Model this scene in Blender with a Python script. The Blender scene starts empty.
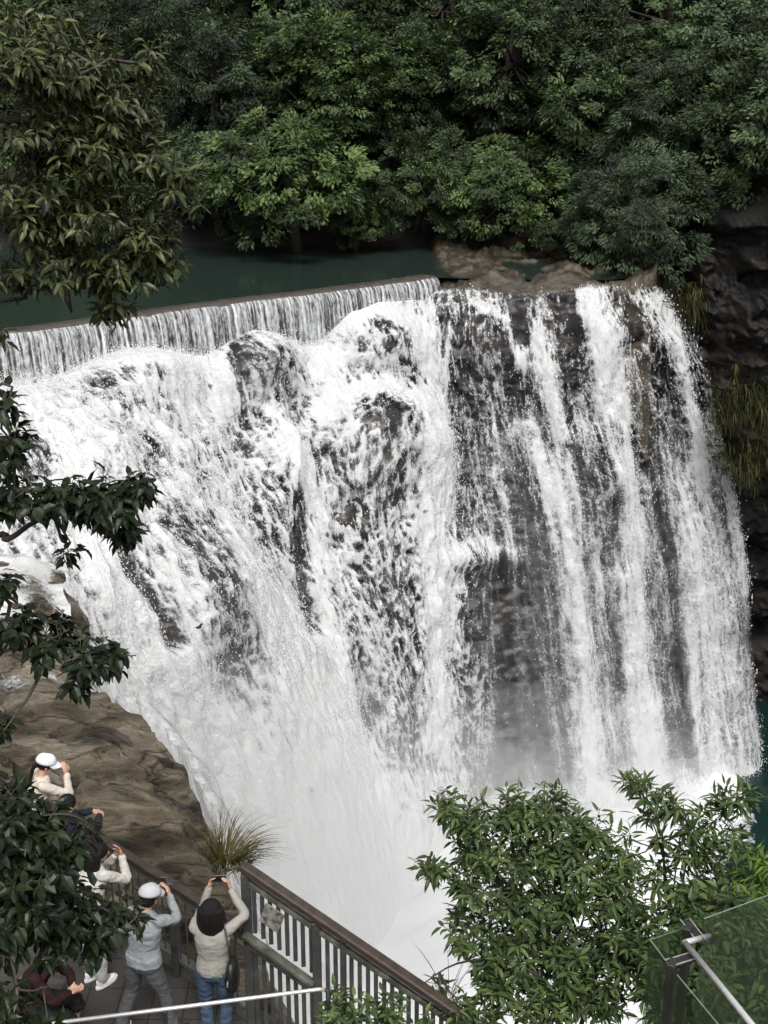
import bpy, math, random
import numpy as np
from mathutils import Vector, Matrix
PI = math.pi
scene = bpy.context.scene
COL = scene.collection
W, H, F = 768, 1024, 1300.0
CAMZ = 8.5
TH = math.radians(20.0)
cT, sT = math.cos(TH), math.sin(TH)
# ------------------------------------------------------------------ camera
cam = bpy.data.cameras.new('camera'); camo = bpy.data.objects.new('camera', cam); COL.objects.link(camo)
camo.location = (0, 0, CAMZ); camo.rotation_euler = (PI/2 - TH, 0, 0)
cam.sensor_fit = 'VERTICAL'; cam.sensor_height = 36.0; cam.lens = 36.0*F/H
cam.clip_start = 0.1; cam.clip_end = 2000
scene.camera = camo

def ray(px, py):
    u = (np.asarray(px, float)-W/2)/F; v = (H/2-np.asarray(py, float))/F
    return np.stack(np.broadcast_arrays(u, cT+v*sT, -sT+v*cT), -1)
def at(px, py, Y):
    """world point seen at a spot of the photograph, standing at distance Y"""
    d = ray(px, py); t = np.asarray(Y, float)/d[..., 1]
    return d*t[..., None]+np.array([0, 0, CAMZ])
def onz(px, py, z):
    d = ray(px, py); t = (z-CAMZ)/d[..., 2]
    return d*t[..., None]+np.array([0, 0, CAMZ])
def V(a): return Vector([float(x) for x in a])

# ------------------------------------------------------------------ numpy noise
def _hash(ix, iy, iz, seed):
    n = (ix.astype(np.int64)*374761393 + iy.astype(np.int64)*668265263 + iz.astype(np.int64)*2147483647 + seed*1274126177) & 0xffffffff
    n = ((n ^ (n >> 13))*1274126177) & 0xffffffff
    n = ((n ^ (n >> 16))*2246822519) & 0xffffffff
    return ((n ^ (n >> 15)) & 0xffffff)/float(0xffffff)
def vnoise(p, seed=0):
    p = np.asarray(p, float); i = np.floor(p); f = p-i; f = f*f*(3-2*f); i = i.astype(np.int64)
    x, y, z = i[..., 0], i[..., 1], i[..., 2]; fx, fy, fz = f[..., 0], f[..., 1], f[..., 2]
    r = 0
    for dx in (0, 1):
        for dy in (0, 1):
            for dz in (0, 1):
                w = (fx if dx else 1-fx)*(fy if dy else 1-fy)*(fz if dz else 1-fz)
                r = r+w*_hash(x+dx, y+dy, z+dz, seed)
    return r*2-1
def fbm(p, oct=4, seed=0, gain=.5, lac=2.03):
    p = np.asarray(p, float); a = 1; s = 0; t = 0
    for k in range(oct):
        s = s+a*vnoise(p*lac**k+k*17.3, seed+k); t += a; a *= gain
    return s/t
def smooth(a, b, x):
    t = np.clip((x-a)/(b-a), 0, 1); return t*t*(3-2*t)

# ------------------------------------------------------------------ objects
def link(o, parent=None):
    COL.objects.link(o)
    if parent is not None: o.parent = parent
    return o
def tag(o, label=None, cat=None, group=None, kind=None):
    if label: o['label'] = label
    if cat: o['category'] = cat
    if group: o['group'] = group
    if kind: o['kind'] = kind
    return o
def empty(name, loc=(0, 0, 0), rz=0, label=None, cat=None, group=None):
    o = bpy.data.objects.new(name, None); COL.objects.link(o); o.location = [float(x) for x in loc]; o.rotation_euler = (0, 0, rz)
    o.empty_display_size = .1
    return tag(o, label, cat, group)
def mesh_np(name, verts, faces, mat, parent=None, smoothf=True, attrs=None, uv=None, mats=None, midx=None, local=False):
    """verts (N,3); faces (M,k) array or list of such arrays.  World coords are shifted to the parent's origin."""
    me = bpy.data.meshes.new(name)
    verts = np.asarray(verts, np.float32)
    if parent is not None and not local:
        M_ = Matrix.Identity(4); q = parent
        while q is not None: M_ = Matrix.LocRotScale(q.location, q.rotation_euler, None) @ M_; q = q.parent
        inv = np.array(M_.inverted())
        verts = (verts@inv[:3, :3].T+inv[:3, 3]).astype(np.float32)
    if not isinstance(faces, list): faces = [faces]
    faces = [np.asarray(f, np.int32) for f in faces if len(f)]
    me.vertices.add(len(verts)); me.vertices.foreach_set('co', verts.ravel())
    nl = sum(f.size for f in faces); npoly = sum(len(f) for f in faces)
    me.loops.add(nl); me.polygons.add(npoly)
    li = np.concatenate([f.ravel() for f in faces]); me.loops.foreach_set('vertex_index', li)
    tot = np.concatenate([np.full(len(f), f.shape[1], np.int32) for f in faces])
    st = np.concatenate([[0], np.cumsum(tot)[:-1]]).astype(np.int32)
    me.polygons.foreach_set('loop_start', st)
    try: me.polygons.foreach_set('loop_total', tot)
    except Exception: pass
    me.polygons.foreach_set('use_smooth', np.full(npoly, smoothf, bool))
    for m in (mats or [mat]): me.materials.append(m)
    if midx is not None: me.polygons.foreach_set('material_index', np.asarray(midx, np.int32))
    if uv is not None:
        l = me.uv_layers.new(name='flow'); l.data.foreach_set('uv', np.asarray(uv, np.float32)[li].ravel())
    for k, a in (attrs or {}).items():
        at_ = me.attributes.new(k, 'FLOAT', 'POINT'); at_.data.foreach_set('value', np.asarray(a, np.float32))
    me.update(calc_edges=True); me.validate()
    return link(bpy.data.objects.new(name, me), parent)
def gridfaces(nr, nc):
    i = np.arange(nr-1)[:, None]*nc+np.arange(nc-1)[None]
    i = i.ravel(); return np.stack([i, i+1, i+nc+1, i+nc], 1)
class MB:
    """collects boxes / tubes / lofts as one mesh"""
    def __init__(s): s.v = []; s.f = []; s.n = 0
    def add(s, v, f):
        v = np.asarray(v, float); s.v.append(v); s.f += [[i+s.n for i in q] for q in f]; s.n += len(v)
    def box(s, c, h, R=None, bev=0.0):
        c = np.asarray(c, float); h = np.asarray(h, float)
        R = np.eye(3) if R is None else np.asarray(R)
        if bev <= 0:
            p = np.array([[x, y, z] for x in (-1, 1) for y in (-1, 1) for z in (-1, 1)], float)*h
            f = [(0, 1, 3, 2), (4, 6, 7, 5), (0, 4, 5, 1), (2, 3, 7, 6), (0, 2, 6, 4), (1, 5, 7, 3)]
            s.add(p@R.T+c, f); return
        b = min(bev, .45*h.min()); p = []
        for z, ins in ((-h[2], b), (-h[2]+b, 0), (h[2]-b, 0), (h[2], b)):
            x, y = h[0]-ins, h[1]-ins; k = b if ins == 0 else b*.6
            p += [(-x+k, -y, z), (x-k, -y, z), (x, -y+k, z), (x, y-k, z), (x-k, y, z), (-x+k, y, z), (-x, y-k, z), (-x, -y+k, z)]
        f = []
        for r in range(3):
            for k in range(8):
                a = r*8+k; b2 = r*8+(k+1) % 8; f.append((a, b2, b2+8, a+8))
        f.append(tuple(range(7, -1, -1))); f.append(tuple(range(24, 32)))
        s.add(np.array(p)@R.T+c, f)
    def bar(s, a, b, w, t, bev=.0, up=(0, 0, 1)):
        """box from a to b, w across, t along up"""
        a = np.asarray(a, float); b = np.asarray(b, float); d = b-a; L = np.linalg.norm(d); d = d/L
        up = np.asarray(up, float)
        if abs(d@up) > .98: up = np.array([0, 1., 0])
        x = np.cross(up, d); x /= np.linalg.norm(x); u = np.cross(d, x)
        s.box((a+b)/2, (L/2, w/2, t/2), np.stack([d, x, u], 1), bev)
    def tube(s, pts, rad, n=10, cap=True, flat=None):
        pts = np.asarray(pts, float); m = len(pts); rad = np.broadcast_to(np.asarray(rad, float), (m,))
        T = np.gradient(pts, axis=0); T /= np.linalg.norm(T, axis=1)[:, None]+1e-9
        ref = np.array([0, 0, 1.]) if abs(T[0][2]) < .9 else np.array([0, 1., 0])
        N = []; a = np.cross(T[0], ref); a /= np.linalg.norm(a)
        for k in range(m):
            a = a-T[k]*(a@T[k]); a /= np.linalg.norm(a)+1e-9; N.append(a.copy())
        N = np.array(N); B = np.cross(T, N); ang = np.arange(n)*2*PI/n
        v = pts[:, None]+rad[:, None, None]*(np.cos(ang)[None, :, None]*N[:, None]+np.sin(ang)[None, :, None]*B[:, None])
        f = []
        for k in range(m-1):
            for j in range(n):
                j2 = (j+1) % n; f.append((k*n+j, k*n+j2, (k+1)*n+j2, (k+1)*n+j))
        if cap: f.append(tuple(range(n-1, -1, -1))); f.append(tuple((m-1)*n+j for j in range(n)))
        s.add(v.reshape(-1, 3), f)
    def ell(s, c, r, R=None, nu=14, nv=10):
        R = np.eye(3) if R is None else np.asarray(R); p = [(0, 0, -1)]
        for i in range(1, nv):
            ph = -PI/2+PI*i/nv
            for j in range(nu): p.append((math.cos(ph)*math.cos(2*PI*j/nu), math.cos(ph)*math.sin(2*PI*j/nu), math.sin(ph)))
        p.append((0, 0, 1)); f = []
        for j in range(nu): f.append((0, 1+(j+1) % nu, 1+j))
        for i in range(nv-2):
            for j in range(nu):
                a = 1+i*nu+j; b = 1+i*nu+(j+1) % nu; f.append((a, b, b+nu, a+nu))
        e = 1+(nv-1)*nu
        for j in range(nu): f.append((e-nu+j, e-nu+(j+1) % nu, e))
        s.add(np.array(p)*np.asarray(r, float)@R.T+np.asarray(c, float), f)
    def build(s, name, mat, parent=None, smoothf=False, local=False, noisy=0, nscale=1.0):
        v = np.concatenate(s.v); F4 = [f for f in s.f]; groups = {}
        if noisy: v = v+np.stack([fbm(v*nscale+k*31.7, 3) for k in range(3)], 1)*noisy
        for f in F4: groups.setdefault(len(f), []).append(f)
        return mesh_np(name, v, [np.array(g) for g in groups.values()], mat, parent, smoothf, local=local)

# ------------------------------------------------------------------ materials
def newmat(name):
    m = bpy.data.materials.new(name); m.use_nodes = True; nt = m.node_tree; nt.nodes.clear()
    return m, nt, nt.nodes, nt.links
def nd(N, t, **k):
    n = N.new(t)
    for a, b in k.items():
        if a == 'ins':
            for i, v in b.items(): n.inputs[i].default_value = v
        else: setattr(n, a, b)
    return n
def mathn(N, L, op, a, b=None, clamp=False):
    n = N.new('ShaderNodeMath'); n.operation = op; n.use_clamp = clamp
    for i, x in enumerate((a, b)):
        if x is None: continue
        if isinstance(x, (int, float)): n.inputs[i].default_value = x
        else: L.new(x, n.inputs[i])
    return n.outputs[0]
def ramp(N, L, fac, stops):
    r = N.new('ShaderNodeValToRGB'); e = r.color_ramp.elements
    while len(e) < len(stops): e.new(.5)
    for el, (p, c) in zip(e, stops): el.position = p; el.color = (*c, 1) if len(c) == 3 else c
    L.new(fac, r.inputs[0]); return r.outputs[0]
def noise(N, L, vec, scale, detail=5, rough=.55, dist=0.0):
    n = N.new('ShaderNodeTexNoise'); n.inputs['Scale'].default_value = scale; n.inputs['Detail'].default_value = detail
    n.inputs['Roughness'].default_value = rough; n.inputs['Distortion'].default_value = dist
    if vec is not None: L.new(vec, n.inputs['Vector'])
    return n.outputs[0]
def mapping(N, L, vec, scale=(1, 1, 1), loc=(0, 0, 0)):
    n = N.new('ShaderNodeMapping'); n.inputs['Scale'].default_value = scale; n.inputs['Location'].default_value = loc
    L.new(vec, n.inputs[0]); return n.outputs[0]
def surf_mat(name, stops, scale=2.0, rough=.7, bump=.3, bscale=None, detail=6, coord='Object', stretch=(1, 1, 1), spec=.5, metallic=0, roughvar=0, bdist=.02):
    m, nt, N, L = newmat(name)
    tc = N.new('ShaderNodeTexCoord'); v = mapping(N, L, tc.outputs[coord], stretch)
    c = ramp(N, L, noise(N, L, v, scale, detail, .6), stops)
    p = N.new('ShaderNodeBsdfPrincipled'); L.new(c, p.inputs['Base Color'])
    p.inputs['Roughness'].default_value = rough; p.inputs['Specular IOR Level'].default_value = spec; p.inputs['Metallic'].default_value = metallic
    if roughvar:
        L.new(mathn(N, L, 'ADD', mathn(N, L, 'MULTIPLY', noise(N, L, v, scale*1.7, 3), roughvar), rough-roughvar/2), p.inputs['Roughness'])
    if bump:
        b = N.new('ShaderNodeBump'); b.inputs['Strength'].default_value = bump; b.inputs['Distance'].default_value = bdist
        L.new(noise(N, L, v, bscale or scale*6, 6, .6), b.inputs['Height']); L.new(b.outputs[0], p.inputs['Normal'])
    o = N.new('ShaderNodeOutputMaterial'); L.new(p.outputs[0], o.inputs[0]); return m
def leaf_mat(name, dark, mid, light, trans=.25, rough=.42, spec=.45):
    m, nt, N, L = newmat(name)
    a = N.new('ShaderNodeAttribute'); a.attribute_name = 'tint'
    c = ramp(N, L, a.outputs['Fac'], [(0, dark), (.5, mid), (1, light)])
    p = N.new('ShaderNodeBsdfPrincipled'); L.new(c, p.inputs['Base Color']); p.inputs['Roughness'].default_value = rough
    p.inputs['Specular IOR Level'].default_value = spec
    t = N.new('ShaderNodeBsdfTranslucent')
    mx = N.new('ShaderNodeMixRGB'); mx.blend_type = 'MULTIPLY'; mx.inputs[0].default_value = 1; mx.inputs[2].default_value = (1.1, 1.35, .55, 1)
    L.new(c, mx.inputs[1]); L.new(mx.outputs[0], t.inputs[0])
    s = N.new('ShaderNodeMixShader'); s.inputs[0].default_value = trans; L.new(p.outputs[0], s.inputs[1]); L.new(t.outputs[0], s.inputs[2])
    o = N.new('ShaderNodeOutputMaterial'); L.new(s.outputs[0], o.inputs[0]); return m

# ------------------------------------------------------------------ world and sun
SUN_EL, SUN_AZ = math.radians(58), math.radians(170)     # azimuth from +Y towards +X
w = bpy.data.worlds.new('World'); scene.world = w; w.use_nodes = True
wn, wl = w.node_tree.nodes, w.node_tree.links; wn.clear()
sky = wn.new('ShaderNodeTexSky'); sky.sky_type = 'NISHITA'; sky.sun_disc = False
sky.sun_elevation = SUN_EL; sky.sun_rotation = SUN_AZ; sky.air_density = 1.0; sky.dust_density = 5.0; sky.ozone_density = 1.0; sky.altitude = 100
hs = wn.new('ShaderNodeHueSaturation'); hs.inputs['Saturation'].default_value = .12; wl.new(sky.outputs[0], hs.inputs['Color'])
bg = wn.new('ShaderNodeBackground'); bg.inputs[1].default_value = .11; wl.new(hs.outputs[0], bg.inputs[0])
wo = wn.new('ShaderNodeOutputWorld'); wl.new(bg.outputs[0], wo.inputs[0])
sl = bpy.data.lights.new('sun', 'SUN'); sl.energy = 1.5; sl.angle = math.radians(14); sl.color = (1, .975, .94)
so = bpy.data.objects.new('sun', sl); COL.objects.link(so)
sd = Vector((math.sin(SUN_AZ)*math.cos(SUN_EL), math.cos(SUN_AZ)*math.cos(SUN_EL), math.sin(SUN_EL)))
so.rotation_euler = sd.to_track_quat('Z', 'Y').to_euler(); so.location = sd*60
scene.view_settings.view_transform = 'Standard'; scene.view_settings.look = 'None'
scene.view_settings.exposure = 0.86; scene.view_settings.gamma = 1.0
scene.render.engine = 'CYCLES'
scene.cycles.max_bounces = 10; scene.cycles.diffuse_bounces = 3; scene.cycles.glossy_bounces = 3
scene.cycles.volume_bounces = 8; scene.cycles.volume_step_rate = 4; scene.cycles.transmission_bounces = 6; scene.cycles.transparent_max_bounces = 24
# ================================================================== water, rock
def catmull(P, t):
    """P (n,d) control values, t in [0,n-1]"""
    P = np.asarray(P, float); n = len(P); i = np.clip(np.floor(t).astype(int), 0, n-2); f = (t-i)[:, None]
    p0 = P[np.clip(i-1, 0, n-1)]; p1 = P[i]; p2 = P[i+1]; p3 = P[np.clip(i+2, 0, n-1)]
    return .5*((2*p1)+(-p0+p2)*f+(2*p0-5*p1+4*p2-p3)*f*f+(-p0+3*p1-3*p2+p3)*f**3)
STREAMS = [
 [(-230,405,35),(-200,440,33),(-160,510,31),(-110,580,29),(-70,640,28.5),(-40,710,28.5),(-20,800,28.5),(0,900,28.8),(30,1040,30)],
 [(-90,395,37),(-60,440,34),(-25,510,31),(10,580,29),(35,640,28.5),(60,710,28.5),(80,800,28.5),(105,900,28.8),(140,1040,30)],
 [(0,380,39.5),(40,430,36.5),(80,500,34),(115,570,31.8),(135,640,31),(165,710,31),(195,790,31),(230,880,31.3),(280,1030,32)],
 [(100,352,41.2),(140,410,40),(180,470,38.8),(210,530,37.5),(245,600,36.5),(280,680,36),(310,770,35.7),(330,850,35.4),(345,964,35)],
 [(205,346,43.2),(228,400,42.5),(248,460,41.8),(272,520,41),(297,590,40.2),(325,670,39.5),(352,750,38.8),(372,830,38.2),(388,911,37.8)],
 [(342,325,46.6),(355,370,46),(372,415,45.2),(388,480,43.5),(400,560,42.5),(410,650,42),(420,730,41.5),(430,800,41),(438,865,40.5)],
 [(435,290,48.4),(440,345,47.5),(450,410,46.8),(458,480,46.2),(465,550,45),(472,640,44),(478,730,43.5),(482,810,43),(485,828,42.8)],
 [(520,294,48.3),(530,370,46.8),(540,430,46.3),(552,500,45.5),(562,570,45),(572,650,44.6),(580,720,44.3),(588,780,44),(590,812,43.9)],
 [(603,284,48.0),(610,350,47),(618,420,46.6),(628,500,46.3),(638,570,46),(646,650,45.7),(652,710,45.4),(658,760,45.2),(660,798,45)],
 [(650,287,49.0),(672,345,48.2),(688,420,48),(702,490,47.8),(714,560,47.6),(724,630,47.4),(731,700,47.2),(737,750,47),(740,776,46.8)],
 [(672,290,49.4),(700,350,48.8),(718,420,48.6),(732,490,48.4),(742,560,48.2),(750,630,48),(755,700,47.8),(759,750,47.6),(761,774,47.2)],
]
ST = np.array(STREAMS, float)
def stream_grid(nu, nv):
    tv = np.linspace(0, 8, nv); tu = np.linspace(0, len(ST)-1, nu)
    rows = np.stack([catmull(s, tv) for s in ST])           # (ns,nv,3)
    g = catmull(rows.reshape(len(ST), -1), tu).reshape(nu, nv, 3)
    return g.transpose(1, 0, 2), tu, tv                     # (nv,nu,3)
def segdist(px, py, pts):
    pts = np.asarray(pts, float); best = np.full(px.shape, 1e9)
    for a, b in zip(pts[:-1], pts[1:]):
        d = b-a; t = np.clip(((px-a[0])*d[0]+(py-a[1])*d[1])/(d@d+1e-9), 0, 1)
        best = np.minimum(best, np.hypot(px-a[0]-t*d[0], py-a[1]-t*d[1]))
    return best
# how much water runs over each place: (amount, width, opacity, path)
FLOW = [
 (.95, 26, .9, [(0,400),(60,500),(110,590),(150,690),(230,800),(300,930)]),
 (.98, 34, .95, [(150,690),(215,770),(270,860),(330,950)]),
 (.92, 20, .8, [(60,385),(120,365),(190,370)]),
 (.9, 18, .85, [(150,360),(180,420),(195,500)]),
 (.97, 15, .95, [(185,505),(222,560),(255,610),(290,650)]),
 (.97, 30, .95, [(262,620),(300,700),(335,780),(370,880)]),
 (.85, 12, .8, [(215,345),(250,330),(285,345)]),
 (.88, 16, .85, [(300,350),(330,390),(320,420)]),
 (.9, 10, .85, [(262,420),(290,480),(310,560),(322,640),(345,700)]),
 (.9, 11, .8, [(330,410),(365,400),(400,412)]),
 (.93, 13, .9, [(405,410),(428,470),(434,560),(428,640),(425,740)]),
 (.86, 12, .85, [(330,325),(375,312),(412,330)]),
 (.86, 12, .8, [(415,330),(425,380),(432,440)]),
 (.7, 14, .6, [(395,640),(400,720),(405,800)]),
 (.66, 8, .6, [(430,310),(432,400)]),
 (.75, 8, .7, [(460,310),(445,360),(440,420)]),
 (.75, 7, .7, [(480,310),(510,330),(520,370)]),
 (.72, 9, .85, [(440,556),(458,549),(480,547),(498,552),(514,558)]),
 (.66, 9, .7, [(450,555),(453,600),(455,650)]), (.56, 8, .6, [(478,552),(480,600)]),
 (.72, 14, .85, [(535,345),(550,400),(566,440)]),
 (.76, 13, .85, [(524,430),(545,480),(562,540),(574,620),(585,720),(592,790)]),
 (.85, 14, .9, [(584,298),(592,350),(600,410)]),
 (.80, 16, .9, [(600,410),(614,480),(622,560),(634,650),(645,740),(650,790)]),
 (.82, 10, .9, [(650,300),(672,350),(686,410),(697,470)]),
 (.70, 17, .9, [(697,470),(706,540),(716,620),(726,700),(734,770)]),
 (.66, 9, .7, [(687,470),(692,560),(696,650),(702,760)]),
 (.62, 7, .7, [(570,460),(585,540),(600,640),(612,740)]),
 (.92, 16, .85, [(600,800),(660,795),(740,785)]),
 (.66, 16, .6, [(440,700),(450,780),(440,830)]),
 (.6, 10, .5, [(470,560),(478,660),(480,760)]),
 (.88, 6, .9, [(208,352),(228,336),(255,331),(282,340),(298,362)]), (.90, 9, .85, [(300,362),(322,395),(318,430)]),
 (.86, 6, .85, [(336,332),(360,316),(392,311),(414,326),(424,350)]), (.90, 6, .9, [(322,428),(338,410),(365,402),(392,410),(412,432),(424,462)]),
 (.88, 9, .85, [(205,365),(212,400),(222,440),(240,470)]), (.84, 8, .8, [(120,380),(150,352),(185,362)]), (.80, 7, .8, [(60,440),(100,430),(150,440),(190,480)]),
 (.84, 10, .8, [(300,470),(312,520),(326,580),(338,640)]), (.74, 10, .6, [(350,430),(352,470)]), (.86, 8, .8, [(160,505),(200,512),(240,545)]),
 # thin water over dark rock
 (.40, 14, .85, [(245,350),(240,385),(250,425)]), (.42, 15, .8, [(375,330),(395,350),(400,385)]), (.40, 22, .8, [(370,430),(378,470),(385,520)]), (.40, 15, .8, [(400,560),(395,620)]),
 (.36, 8, .85, [(224,362),(229,395)]),
 (.52, 17, .85, [(262,350),(262,400),(285,420)]),
 (.36, 9, .85, [(272,370),(283,405),(292,430)]),
 (.44, 16, .8, [(232,440),(255,500),(262,540)]),
 (.22, 9, .95, [(285,540),(296,590),(303,632)]),
 (.30, 13, .9, [(288,510),(296,560)]),
 (.18, 13, .98, [(108,560),(128,600),(150,650)]),  # dark shadow between the streams, painted by thinning the water
 (.40, 24, .9, [(170,540),(195,600),(220,680)]),
 (.36, 16, .8, [(190,470),(200,520),(205,550)]),
 (.45, 14, .7, [(105,405),(130,450),(150,480)]),
 (.48, 16, .7, [(160,420),(185,450)]),
 (.36, 9, .8, [(358,425),(378,445)]),
 (.44, 22, .8, [(340,470),(360,530),(375,580)]),
 (.38, 15, .8, [(330,600),(350,680),(365,720)]),
 (.40, 17, .8, [(378,600),(392,680),(400,760)]),
 (.46, 14, .6, [(360,340),(390,370)]),
 (.30, 16, .85, [(468,330),(478,400),(485,450)]),
 (.30, 8, .85, [(500,340),(508,390)]),
 (.12, 6, .97, [(515,305),(520,345)]),
 (.42, 22, .75, [(470,440),(480,520)]),
 (.26, 15, .85, [(470,575),(475,640)]),
 (.10, 12, .97, [(503,565),(505,640),(508,720),(510,790)]),
 (.36, 14, .6, [(535,560),(545,640),(552,740)]),
 (.12, 5, .95, [(563,300),(570,345)]),
 (.12, 6, .9, [(622,310),(625,345)]),
 (.18, 9, .95, [(638,360),(636,420),(640,470)]),
 (.25, 8, .85, [(655,350),(662,420)]),
 (.28, 17, .85, [(648,480),(660,580),(670,680)]),
 (.26, 9, .8, [(600,500),(604,560)]),
 (.30, 9, .75, [(605,600),(614,700)]),
 (.22, 8, .8, [(672,720),(690,770)]),
 (.14, 12, .9, [(5,455),(25,480)]),
 (.30, 14, .8, [(28,440),(42,480)]),
]
def flow_at(px, py):
    base = np.where(px < 430, .62, .40)+0*px
    base = .55+(.36-.55)*smooth(400, 500, px)
    base = base+.42*smooth(690, 900, py+.35*(300-px))*smooth(560, 380, px)   # everything is foam low on the left
    for val, wd, op, pts in FLOW:
        wgt = np.exp(-(segdist(px, py, pts)/wd)**2)*op
        base = base*(1-wgt)+val*wgt
    return base

# --- materials of the fall
def water_mat():
    m, nt, N, L = newmat('white_water')
    uv = N.new('ShaderNodeUVMap'); uv.uv_map = 'flow'
    den = N.new('ShaderNodeAttribute'); den.attribute_name = 'amount'
    sof = N.new('ShaderNodeAttribute'); sof.attribute_name = 'soft'
    c = noise(N, L, mapping(N, L, uv.outputs[0], (1.0, .7, 1), (13, 1, 0)), 13, 3, .7, .6)
    fm = N.new('ShaderNodeAttribute'); fm.attribute_name = 'foam'
    s = mathn(N, L, 'ADD', fm.outputs['Fac'], mathn(N, L, 'MULTIPLY', mathn(N, L, 'SUBTRACT', c, .5), 2.3))
    hard = mathn(N, L, 'MULTIPLY', s, 1.25, True)
    softv = mathn(N, L, 'ADD', mathn(N, L, 'MULTIPLY', s, .35), mathn(N, L, 'ADD', mathn(N, L, 'MULTIPLY', den.outputs['Fac'], .9), .10), True)
    mix = N.new('ShaderNodeMix'); mix.data_type = 'FLOAT'
    L.new(sof.outputs['Fac'], mix.inputs[0]); L.new(hard, mix.inputs[2]); L.new(softv, mix.inputs[3])
    edge = N.new('ShaderNodeAttribute'); edge.attribute_name = 'edge'
    alpha = mathn(N, L, 'MULTIPLY', mix.outputs[0], edge.outputs['Fac'], True)
    col = ramp(N, L, mathn(N, L, 'ADD', mathn(N, L, 'MULTIPLY', s, .5), .3), [(.1, (.36, .37, .385)), (.55, (.68, .685, .69)), (1, (.90, .90, .90))])
    p = N.new('ShaderNodeBsdfPrincipled'); L.new(col, p.inputs['Base Color']); p.inputs['Roughness'].default_value = .55; p.inputs['Specular IOR Level'].default_value = .25
    bp = N.new('ShaderNodeBump'); bp.inputs['Strength'].default_value = .5; bp.inputs['Distance'].default_value = .10; L.new(s, bp.inputs['Height']); L.new(bp.outputs[0], p.inputs['Normal'])
    tr = N.new('ShaderNodeBsdfTranslucent'); L.new(col, tr.inputs[0])
    m1 = N.new('ShaderNodeMixShader'); m1.inputs[0].default_value = .42; L.new(p.outputs[0], m1.inputs[1]); L.new(tr.outputs[0], m1.inputs[2])
    tp = N.new('ShaderNodeBsdfTransparent')
    m2 = N.new('ShaderNodeMixShader'); L.new(alpha, m2.inputs[0]); L.new(tp.outputs[0], m2.inputs[1]); L.new(m1.outputs[0], m2.inputs[2])
    o = N.new('ShaderNodeOutputMaterial'); L.new(m2.outputs[0], o.inputs[0]); return m
def curtain_mat():
    m, nt, N, L = newmat('weir_curtain')
    uv = N.new('ShaderNodeUVMap'); uv.uv_map = 'flow'
    a = noise(N, L, mapping(N, L, uv.outputs[0], (1, .05, 1)), 8.0, 4, .6, .12)
    b = noise(N, L, mapping(N, L, uv.outputs[0], (1, .35, 1), (5, 2, 0)), 12, 3, .6, .4)
    s = mathn(N, L, 'ADD', mathn(N, L, 'MULTIPLY', mathn(N, L, 'SUBTRACT', a, .44), 3.6), mathn(N, L, 'MULTIPLY', mathn(N, L, 'SUBTRACT', b, .45), 1.6))
    e = N.new('ShaderNodeAttribute'); e.attribute_name = 'amount'
    s = mathn(N, L, 'MULTIPLY', mathn(N, L, 'ADD', s, e.outputs['Fac']), .8, True)
    p = N.new('ShaderNodeBsdfPrincipled'); p.inputs['Base Color'].default_value = (.62, .64, .66, 1); p.inputs['Roughness'].default_value = .35
    tp = N.new('ShaderNodeBsdfTransparent')
    m2 = N.new('ShaderNodeMixShader'); L.new(s, m2.inputs[0]); L.new(tp.outputs[0], m2.inputs[1]); L.new(p.outputs[0], m2.inputs[2])
    o = N.new('ShaderNodeOutputMaterial'); L.new(m2.outputs[0], o.inputs[0]); return m
def pool_mat(name, col, foam=False, rough=.06):
    m, nt, N, L = newmat(name)
    tc = N.new('ShaderNodeTexCoord')
    p = N.new('ShaderNodeBsdfPrincipled'); p.inputs['Base Color'].default_value = (*col, 1); p.inputs['Roughness'].default_value = rough; p.inputs['IOR'].default_value = 1.33
    bp = N.new('ShaderNodeBump'); bp.inputs['Strength'].default_value = .5; bp.inputs['Distance'].default_value = .05
    L.new(noise(N, L, mapping(N, L, tc.outputs['Object'], (1, .6, 1)), 1.4, 5, .6, .3), bp.inputs['Height']); L.new(bp.outputs[0], p.inputs['Normal'])
    o = N.new('ShaderNodeOutputMaterial')
    if not foam: L.new(p.outputs[0], o.inputs[0]); return m
    d = N.new('ShaderNodeAttribute'); d.attribute_name = 'amount'
    n = noise(N, L, mapping(N, L, tc.outputs['Object'], (1, 1.6, 1)), .9, 8, .68, 1.2)
    s = mathn(N, L, 'MULTIPLY', mathn(N, L, 'ADD', mathn(N, L, 'SUBTRACT', n, .5), mathn(N, L, 'SUBTRACT', d.outputs['Fac'], .5)), 6, True)
    f = N.new('ShaderNodeBsdfDiffuse'); f.inputs[0].default_value = (.55, .56, .565, 1)
    mx = N.new('ShaderNodeMixShader'); L.new(s, mx.inputs[0]); L.new(p.outputs[0], mx.inputs[1]); L.new(f.outputs[0], mx.inputs[2])
    L.new(mx.outputs[0], o.inputs[0]); return m
M_water = water_mat(); M_curt = curtain_mat()
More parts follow.
